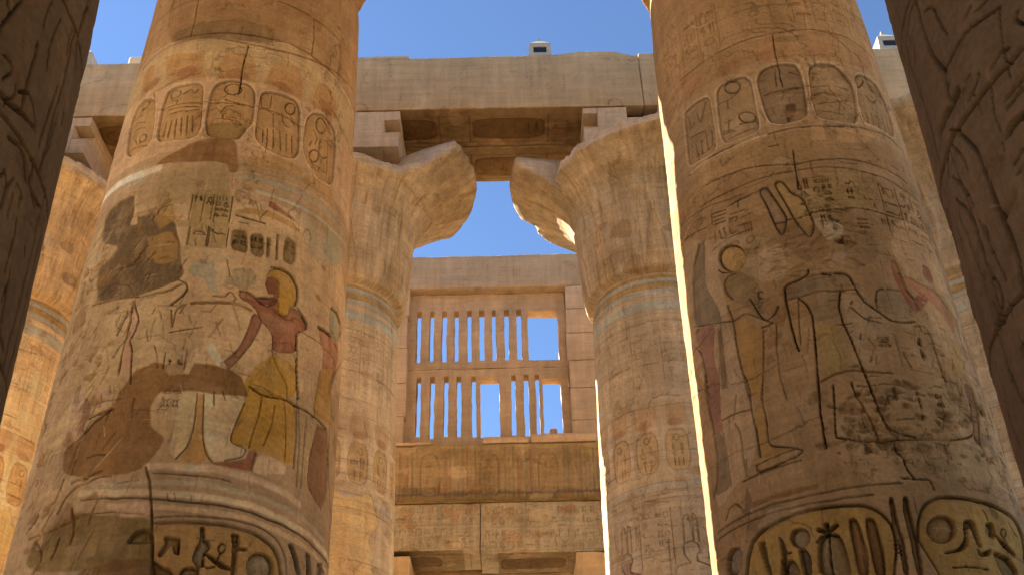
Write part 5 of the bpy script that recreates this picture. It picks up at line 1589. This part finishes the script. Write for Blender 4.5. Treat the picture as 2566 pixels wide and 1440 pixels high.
def win_block(label, xc, broken, group):
    """pierced stone window: upper and lower grille slab"""
    root = thing('window_grille', label, 'window grille', (xc, CY+.4, 16.0), group)

    def slab(name, z0, z1, x0, x1, holes, seed):
        xsb = sorted(set([x0, x1] + [v for h_ in holes for v in h_[:2]]))
        zsb = sorted(set([z0, z1] + [v for h_ in holes for v in h_[2:4]]))

        def refine(a, st):
            out = []
            for p, q in zip(a[:-1], a[1:]):
                out += list(np.linspace(p, q, max(1, int(round((q-p)/st)))+1)[:-1])
            return np.array(out + [a[-1]])
        xr, zr = refine(xsb, .055), refine(zsb, .075)
        yr = np.array([CY+.40, CY+.43, CY+.60, CY+.80, CY+.84])
        cx, cz = (xr[:-1]+xr[1:])/2, (zr[:-1]+zr[1:])/2
        solid = np.ones((len(cx), len(cz)), bool)
        for a, b, c_, d_ in holes:
            solid &= ~(((cx > a) & (cx < b))[:, None] & ((cz > c_) & (cz < d_))[None])
        ids, V, Fq = {}, [], []

        def vid(i, j, k):
            key = (i, j, k)
            if key not in ids:
                ids[key] = len(V)
                V.append((xr[i], yr[j], zr[k]))
            return ids[key]
        nj = len(yr)-1
        for i in range(len(cx)):
            for k in range(len(cz)):
                if not solid[i, k]:
                    continue
                Fq.append([vid(i, 0, k), vid(i+1, 0, k), vid(i+1, 0, k+1), vid(i, 0, k+1)])
                Fq.append([vid(i, nj, k+1), vid(i+1, nj, k+1), vid(i+1, nj, k), vid(i, nj, k)])
                for j in range(nj):
                    if i == 0 or not solid[i-1, k]:
                        Fq.append([vid(i, j+1, k), vid(i, j, k), vid(i, j, k+1), vid(i, j+1, k+1)])
                    if i == len(cx)-1 or not solid[i+1, k]:
                        Fq.append([vid(i+1, j, k), vid(i+1, j+1, k), vid(i+1, j+1, k+1), vid(i+1, j, k+1)])
                    if k == 0 or not solid[i, k-1]:
                        Fq.append([vid(i, j+1, k), vid(i+1, j+1, k), vid(i+1, j, k), vid(i, j, k)])
                    if k == len(cz)-1 or not solid[i, k+1]:
                        Fq.append([vid(i, j, k+1), vid(i+1, j, k+1), vid(i+1, j+1, k+1), vid(i, j+1, k+1)])
        V = np.array(V)
        nz = np.stack([fbm(V, 2.5, 3, seed), fbm(V, 2.5, 3, seed+5), fbm(V, 2.5, 3, seed+9)], -1)
        edge = ((V[:, 1] < CY+.41) | (V[:, 1] > CY+.69))
        V2 = V + nz*.034
        C = alb(148, 116, 87)*(1 + .16*fbm(V, 1.1, 4, seed+3)[:, None] + .07*vnoise(V, 6, seed)[:, None])
        return mesh_obj(name, V2, np.array(Fq), C, M_BLOCK, root, False)
    o = xc + .55
    up_x = [(-2.95 + .421*k) for k in range(9)]
    lo_x = [-2.89, -2.46, -2.02, -1.58, -1.12, None, .16, .60, .96]
    hu = [(o+x-.01+.012*math.sin(x*9), o+x+.148+.012*math.sin(x*5), 18.98+.03*math.sin(x*7), 20.95) for x in up_x]
    hl = [(o+x-.01+.012*math.sin(x*9), o+x+.145+.012*math.sin(x*5), 16.24+.03*math.sin(x*6), 18.42) for x in lo_x if x is not None]
    if broken:
        hu.append((o+.78, o+1.80, 18.97, 20.88))
        hl += [(o-.84, o-.21, 16.20, 18.35), (o+1.19, o+1.80, 16.24, 18.26)]
        hl[:] = hl
    else:
        hu += [(o-2.95+.421*k-.02, o-2.95+.421*k+.155, 18.98, 20.95) for k in range(9, 12)]
        hl += [(o-.68, o-.51, 16.24, 18.4), (o-.25, o-.08, 16.24, 18.4), (o+1.4, o+1.57, 16.24, 18.4)]
    # lower slab carries a snapped bar stub in its right gap
    slab('upper_slab', 18.70, 21.60, o-3.62-.1, o+2.06, hu, 5)
    lowsl = slab('lower_slab', 15.92, 18.685, o-3.62-.1, o+2.06, hl, 15)
    return root


W_X = -.55
win_block('pierced stone window grille of two tiers with broken gaps, between the far columns', W_X, True, 'clerestory window grilles')
win_block('pierced stone window grille hidden behind the far left columns', W_X-8.0, False, 'clerestory window grilles')
win_block('pierced stone window grille hidden behind the far right columns', W_X+8.0, False, 'clerestory window grilles')
tag(stone_box('bar_stub', 1.36, 1.60, CY+.43, CY+.67, 16.20, 16.50, M_BLOCK, None, .08, .04, seed=4, base=alb(150, 112, 82)), 'snapped stub of a window bar standing in the lower right gap of the grille', 'stone stub')


def lintel_draw(cv, rs, cum):
    a, b = cv.v[0], cv.v[-1]
    glyph_field_v(cv, cum[1]+.35, cum[1]+.95, a+.3, b-.3, rs, .012)


def glyph_field_v(cv, u0, u1, x0, x1, rs, d, lw=.014, col=LOSS, step=.5, skip=.25):
    x = x0
    while x < x1-step:
        if rs.rand() > skip:
            k = GK[rs.randint(len(GK))]
            for pl in GL[k]:
                cv.line([(u0 + (u1-u0)*b, x + step*.8*a) for a, b in pl], lw, d, col, .4)
        x += step


def arch_low_draw(cv, rs, cum):
    a, b = cv.v[0], cv.v[-1]
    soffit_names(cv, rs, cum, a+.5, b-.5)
    for q in range(2):
        u0 = cum[1] + .12 + q*.72
        glyph_field_v(cv, u0, u0+.3, a, b, rs, .022, .017, GRIME_SHADE, .26, .12)
        glyph_field_v(cv, u0+.33, u0+.62, a+.1, b, rs, .022, .017, GRIME_SHADE, .24, .12)
        cv.line([(u0-.03, a), (u0-.03, b)], .014, .014, LOSS, .4)
    for _ in range(14):
        x, u0 = rs.uniform(a, b), cum[1] + rs.uniform(.1, 1.4)
        cv.fill(ell(u0, x, rs.uniform(.05, .25), rs.uniform(.1, .4), 9), (LOSS, CREAM, REDDISC)[rs.randint(3)], d=.012, a=.4, jag=.15)
    scratches(cv, 160, rs, (cum[1], cum[2]), (a, b), (.05, .4), (-.2, .2), (LOSS, GRIME_SHADE, CREAM), (.008, .02), (.005, .015), .6, .5)


def cornice_draw(cv, rs, cum):
    a, b = cv.v[0], cv.v[-1]
    e = cum[-4] if len(cum) > 6 else cum[3]
    u0, u1 = cum[3], cum[-4]
    cv.fill([(u0, a), (u1, a), (u1, b), (u0, b)], alb(128, 95, 64), a=.8, jag=.1)
    cv.fill([(cum[1], a), (cum[1]+.5, a), (cum[1]+.5, b), (cum[1], b)], alb(92, 66, 38), a=.7, jag=.1)
    x = a
    i = 0
    while x < b:
        wd = .9
        if i % 2 == 0:
            p = [(u0 + (u1-u0)*.48 + q, x + .38 + pp) for pp, q in oval(0, 0, .58, (u1-u0)*.8, 3.5)]
            cv.fill(p, alb(128, 94, 60), d=.022, bulge=.1)
            cv.line(p, .025, .02, GRIME_SHADE, .45, closed=True)
            for k in range(3):
                for pl in GL[GK[rs.randint(len(GK))]]:
                    cv.line([(u0 + (u1-u0)*(.15 + .22*k + .2*bb), x + .18 + .4*aa) for aa, bb in pl], .015, .016, GRIME_SHADE, .45)
        else:
            for k in range(8):
                xx = x - .14 + k*.13
                cc = (alb(104, 80, 52), alb(134, 98, 62), alb(118, 70, 42), alb(130, 104, 70))[rs.randint(4)]
                cv.fill([(u0+.05, xx), (u1-.02, xx-.01), (u1-.02, xx+.08), (u0+.05, xx+.07)], cc, a=.35, d=.014, jag=.05)
                cv.line([(u0, xx+.105), (u1, xx+.105)], .016, .02, GRIME_SHADE, .45, jag=.02)
        x += wd
        i += 1
    for _ in range(20):
        x, u = rs.uniform(a, b), rs.uniform(u0, u1)
        cv.fill(ell(u, x, rs.uniform(.08, .3), rs.uniform(.1, .4), 10), (LOSS, CREAM*.8, DKLOSS)[rs.randint(3)], d=.03, a=.5, jag=.25)


def cavetto():
    # torus then hollow cornice, front at CY, projecting at the top
    pts = [(CY+1.9, 13.90)]
    pts += [(CY+.02, 13.90)]
    for t in np.linspace(-90, 90, 9)[1:-1]:       # torus roll
        pts.append((CY-.02 - .13*math.cos(math.radians(t)), 14.05 + .13*math.sin(math.radians(t))))
    n0 = len(pts)
    pts.append((CY+.0, 14.20))
    for t in np.linspace(0, 1, 12)[1:]:
        pts.append((CY - .42*t**2.4, 14.20 + 1.28*t))
    pts.append((CY-.43, 15.60))
    pts.append((CY+1.9, 15.60))
    return pts


for i, xa in enumerate((-12.6, -4.55, 3.52)):
    xb = xa + 8.03
    nm = (' left of the middle bay', ' over the middle bay', ' right of the middle bay')[i]
    sweep_beam('lintel', ('window lintel hidden behind the far left columns', 'plain lintel closing the top of the stone window grille', 'window lintel hidden behind the far right columns')[i], 'stone beam', xa, xb-.02, rect(CY, CY+1.8, 21.62, 22.95), alb(140, 111, 84), M_BLOCK, lintel_draw, 91+i, .05, .05, 'clerestory lintels')
    sweep_beam('cornice', ('hollow cornice hidden behind the far left columns', 'hollow cornice with worn painted name rings under the window grille', 'hollow cornice hidden behind the far right columns')[i], 'cornice', xa, xb-.02, cavetto(), alb(134, 98, 58), M_FAR, cornice_draw, 95+i, .035, .035, 'cornice blocks below the clerestory')
# lower architrave: split by a crack inside the middle bay
for i, (xa, xb, lab) in enumerate(((-12.6, -4.57, 'lower inscribed beam hidden behind the far left columns'), (-4.55, -.86, 'lower inscribed beam left of the crack under the cornice'), (-.83, 3.5, 'lower inscribed beam right of the crack under the cornice'), (3.52, 11.5, 'lower inscribed beam hidden behind the far right columns'))):
    z0 = 12.29
    sweep_beam('architrave_beam', lab, 'stone beam', xa, xb, rect(CY+.03, CY+1.85, z0 + (.12 if i == 1 else 0), 13.88), alb(140, 110, 78), M_FAR, arch_low_draw, 101+i, .03, .03, 'inscribed beams under the cornice')
# piers beside the windows
for i, xp in enumerate((-12.2, -4.2, 2.72, 11.0)):
    lab = ('window pier hidden behind the far left columns', 'block pier at the left side of the stone window grille', 'block pier with open joints at the right side of the stone window grille', 'window pier hidden behind the far right columns')[i]
    root = thing('window_pier', lab, 'pier', (xp, CY, 15.6), 'piers between the clerestory windows')
    x0, x1 = ((xp-1.2, xp+1.2), (-5.6, -3.22), (2.06, 5.0), (xp-1.1, xp+1.1))[i]
    zz = [15.605, 16.55, 17.7, 18.72, 19.75, 20.7, 21.615] if i != 1 else [15.605, 16.8, 18.0, 19.3, 20.55, 21.615]
    bx = [(x0 + .02*((k*7) % 3 - 1), x1 - .0 + .025*((k*5) % 3 - 1), CY+.0 + .012*((k*3) % 3), CY+1.7, a+.008, b-.008) for k, (a, b) in enumerate(zip(zz[:-1], zz[1:]))]
    merged('stone_courses', bx, M_BLOCK, root, res=.12, rad=.025, amp=.012, base=alb(154, 122, 94), chip=.05)
# sill stones
tag(stone_box('sill_stone', -.75, .68, CY-.44, CY+.38, 15.62, 15.83, M_BLOCK, None, .07, .06, .02, 6, alb(160, 124, 92)), 'pale rounded sill stone lying on the cornice under the middle of the grille', 'sill stone', 'sill stones on the cornice')
tag(stone_box('sill_stone', .72, 2.75, CY-.44, CY+.38, 15.62, 15.90, M_BLOCK, None, .06, .05, .03, 7, alb(160, 124, 92)), 'pale square-edged sill stone on the cornice at the right of the grille', 'sill stone', 'sill stones on the cornice')
tag(stone_box('sill_stone', -3.6, -2.3, CY-.40, CY+.38, 15.61, 15.72, M_BLOCK, None, .07, .05, .03, 8, alb(160, 122, 88)), 'thin broken sill stone on the cornice at the left of the grille', 'sill stone', 'sill stones on the cornice')

# far aisle columns under the clerestory: only their top blocks reach into view
for i, xp in enumerate((-12.3, -4.4, 3.5, 11.6)):
    lab = ('far aisle column behind the far left columns', 'far aisle column whose square top shows under the lower beam at left', 'far aisle column whose square top shows under the lower beam at right', 'far aisle column behind the far right columns')[i]
    root = thing('aisle_column', lab, 'column', (xp, CY+.95, 0), 'columns of the side aisles')
    ph = np.linspace(-math.pi, math.pi, 96, endpoint=False)
    for nm, zz, rr in (('shaft', [0, 9.0], [1.45, 1.25]), ('capital', [9.0, 9.1, 9.5, 10.1, 10.8, 11.2], [1.2, 1.45, 1.52, 1.48, 1.3, 1.18])):
        sv = np.linspace(zz[0], zz[-1], 60)
        r = np.interp(sv, zz, rr)[:, None] + 0*ph[None]
        P = np.stack([xp + r*np.sin(ph), CY+.95 + r*np.cos(ph), np.broadcast_to(sv[:, None], r.shape)], -1)
        P[..., :2] += .02*fbm(P, 1.5, 3, i)[..., None]
        grid_obj(nm, P[:, ::-1], alb(150, 112, 74), M_FAR, root)
    w2 = (1.5, 1.5, 1.55, 1.5)[i]
    stone_box('abacus', xp-w2, xp+w2, CY-.0, CY+1.9, 11.2, 12.28, M_BLOCK, root, .12, .04, .015, 30+i, alb(156, 118, 80), chip=.08)
for i, (xa, xb) in enumerate(((-12.6, -4.57), (-4.55, 3.5), (3.52, 11.5))):
    sweep_beam('architrave_beam', ('rear inscribed beam hidden behind the far left columns', 'rear inscribed beam in the dark under the cracked beam', 'rear inscribed beam hidden behind the far right columns')[i], 'stone beam', xa, xb, rect(CY+1.9, CY+3.9, 12.29, 13.88), alb(120, 86, 54), M_FAR, arch_low_draw, 121+i, .05, .05, 'inscribed beams under the cornice')
tag(stone_box('added_roof', -16, 16, CY+3.95, CY+16, 12.6, 13.6, M_NEAR, None, .6, .05, .03, 36), 'unseen slab added over the far aisle to darken the recess under the lower beam', 'roof')  # added cover, keeps sun and sky off the beam undersides
tag(stone_box('aisle_wall', -16, 16, CY+16, CY+17.5, 0, 13.6, M_NEAR, None, .6, .05, .03, 37), 'back wall of the far aisle', 'wall')

# near clerestory row behind and above the viewer
for i, (xa, xb) in enumerate(((-12, -4.02), (-4, 4), (4.02, 12))):
    sweep_beam('architrave_beam', ('overhead beam of the near aisle, left span', 'overhead beam of the near aisle, middle span', 'overhead beam of the near aisle, right span')[i], 'stone beam', xa, xb, rect(3.1, 4.9, 14.2, 16.0), alb(140, 120, 102), M_BLOCK, None, 111+i, .25, .25, 'overhead beams of the near aisle')


# the aisle at the viewer's back, with a shading roof added
for i, (x, y) in enumerate(((-3.8, -2.6), (3.8, -2.6), (-10.6, 4.0), (10.6, 4.0), (-10.6, -2.6), (10.6, -2.6), (-3.8, -9), (3.8, -9))):
    r = np.interp(np.linspace(0, 14.2, 30), [0, .5, 9, 11, 11.1, 12, 13.5, 14.2], [1.3, 1.45, 1.3, 1.2, 1.45, 1.5, 1.2, 1.3])[:, None]
    ph = np.linspace(-math.pi, math.pi, 48, endpoint=False)
    sv = np.linspace(0, 14.19, 30)
    P = np.stack([x + r*np.sin(ph), y + r*np.cos(ph), np.broadcast_to(sv[:, None], (30, 48))], -1)
    P[..., :2] += .03*fbm(P, 1.2, 3, i)[..., None]
    tag(grid_obj('aisle_column', P[:, ::-1], alb(118, 90, 62), M_NEAR), 'closed bud column of the aisle behind the viewer, out of the picture', 'column', 'columns of the side aisles behind the viewer')
tag(stone_box('added_roof', -14, 14, -14, 3.0, 16.02, 16.9, M_NEAR, None, .6, .05, .03, 33), 'unseen slab added behind the viewer to darken the near columns', 'roof')  # added out of view, blocks skylight so the near columns stay dark
tag(stone_box('clerestory_wall', -14, 14, 3.3, 4.7, 16.92, 22.9, M_BLOCK, None, .6, .05, .03, 34, base=alb(140, 122, 104)), 'near clerestory wall over the viewer', 'wall')


# ------------------------------------------------------------------ lamp boxes and loose stones on the beams
def lamp_box(label, x, y, z, s=1.0, spike=True):
    root = thing('lamp_box', label, 'lamp box', (x, y, z), 'lamp boxes on the architrave')
    w_, d_, h_ = .30*s, .28*s, .46*s

    def mk(nm, V, Fq, mat):
        return mesh_obj(nm, np.array(V, float) + np.array((x, y, z)), np.array(Fq), np.array((.6, .55, .45)), mat, root, False)
    # housing: tapering box with a framed opening on the viewer's side
    fr = .085*s
    xo, zo0, zo1 = w_-.12*s, .14*s, h_-.10*s
    V = [(-w_-.02*s, -d_, 0), (w_+.02*s, -d_, 0), (w_-.01*s, -d_, h_), (-w_+.01*s, -d_, h_),
         (-xo, -d_, zo0), (xo, -d_, zo0), (xo, -d_, zo1), (-xo, -d_, zo1),
         (-xo, -d_+.12, zo0), (xo, -d_+.12, zo0), (xo, -d_+.12, zo1), (-xo, -d_+.12, zo1),
         (-w_-.02*s, d_, 0), (w_+.02*s, d_, 0), (w_-.01*s, d_, h_), (-w_+.01*s, d_, h_)]
    Fq = [(0, 1, 5, 4), (1, 2, 6, 5), (2, 3, 7, 6), (3, 0, 4, 7), (4, 5, 9, 8), (5, 6, 10, 9), (6, 7, 11, 10), (7, 4, 8, 11), (8, 9, 10, 11), (1, 13, 14, 2), (13, 12, 15, 14), (12, 0, 3, 15), (3, 2, 14, 15), (0, 12, 13, 1)]
    mk('housing', V, Fq, M_WHITE)
    e = .008
    mk('glass', [(-xo+e, -d_+.025, zo0+e), (xo-e, -d_+.025, zo0+e), (xo-e, -d_+.025, zo1-e), (-xo+e, -d_+.025, zo1-e), (-xo+e, -d_+.05, zo0+e), (xo-e, -d_+.05, zo0+e), (xo-e, -d_+.05, zo1-e), (-xo+e, -d_+.05, zo1-e)],
       [(0, 1, 2, 3), (7, 6, 5, 4), (0, 4, 5, 1), (1, 5, 6, 2), (2, 6, 7, 3), (3, 7, 4, 0)], M_BLACK)
    r0, q = w_-.005*s, .05*s
    V = [(-r0, -d_-.01, h_+.002), (r0, -d_-.01, h_+.002), (r0, d_+.01, h_+.002), (-r0, d_+.01, h_+.002), (-r0*.96, -d_, h_+.05*s), (r0*.96, -d_, h_+.05*s), (r0*.96, d_, h_+.05*s), (-r0*.96, d_, h_+.05*s),
         (-q, -q, h_+.36*s), (q, -q, h_+.36*s), (q, q, h_+.36*s), (-q, q, h_+.36*s), (-q*.5, -q*.5, h_+.50*s), (q*.5, -q*.5, h_+.50*s), (q*.5, q*.5, h_+.50*s), (-q*.5, q*.5, h_+.50*s)]
    Fq = [(3, 2, 1, 0), (0, 1, 5, 4), (1, 2, 6, 5), (2, 3, 7, 6), (3, 0, 4, 7), (4, 5, 9, 8), (5, 6, 10, 9), (6, 7, 11, 10), (7, 4, 8, 11), (8, 9, 13, 12), (9, 10, 14, 13), (10, 11, 15, 14), (11, 8, 12, 15), (12, 13, 14, 15)]
    mk('cap', V, Fq, M_WHITE)
    return root


lamp_box('white lamp box with a dark window on the middle of the long beam', 1.13, 20.82, 22.84, 1.0)
lamp_box('white lamp box on the far right beam beside the dark column', 10.75, 20.82, 22.84, 1.0)
lamp_box('white lamp box peeping out by the dark column at far left', -11.45, 20.82, 22.84, 1.0)
tag(stone_box('loose_block', -10.15, -9.5, 20.6, 21.3, 22.78, 23.22, M_BLOCK, None, .1, .05, seed=14, base=alb(168, 140, 110)), 'small pale block standing on the far left beam', 'stone block')
tag(stone_box('loose_slab', -3.95, -2.45, 20.5, 21.5, 22.80, 22.92, M_BLOCK, None, .08, .05, .02, 15, alb(148, 118, 92)), 'thin flat slab lying on the left end of the long beam', 'stone slab')
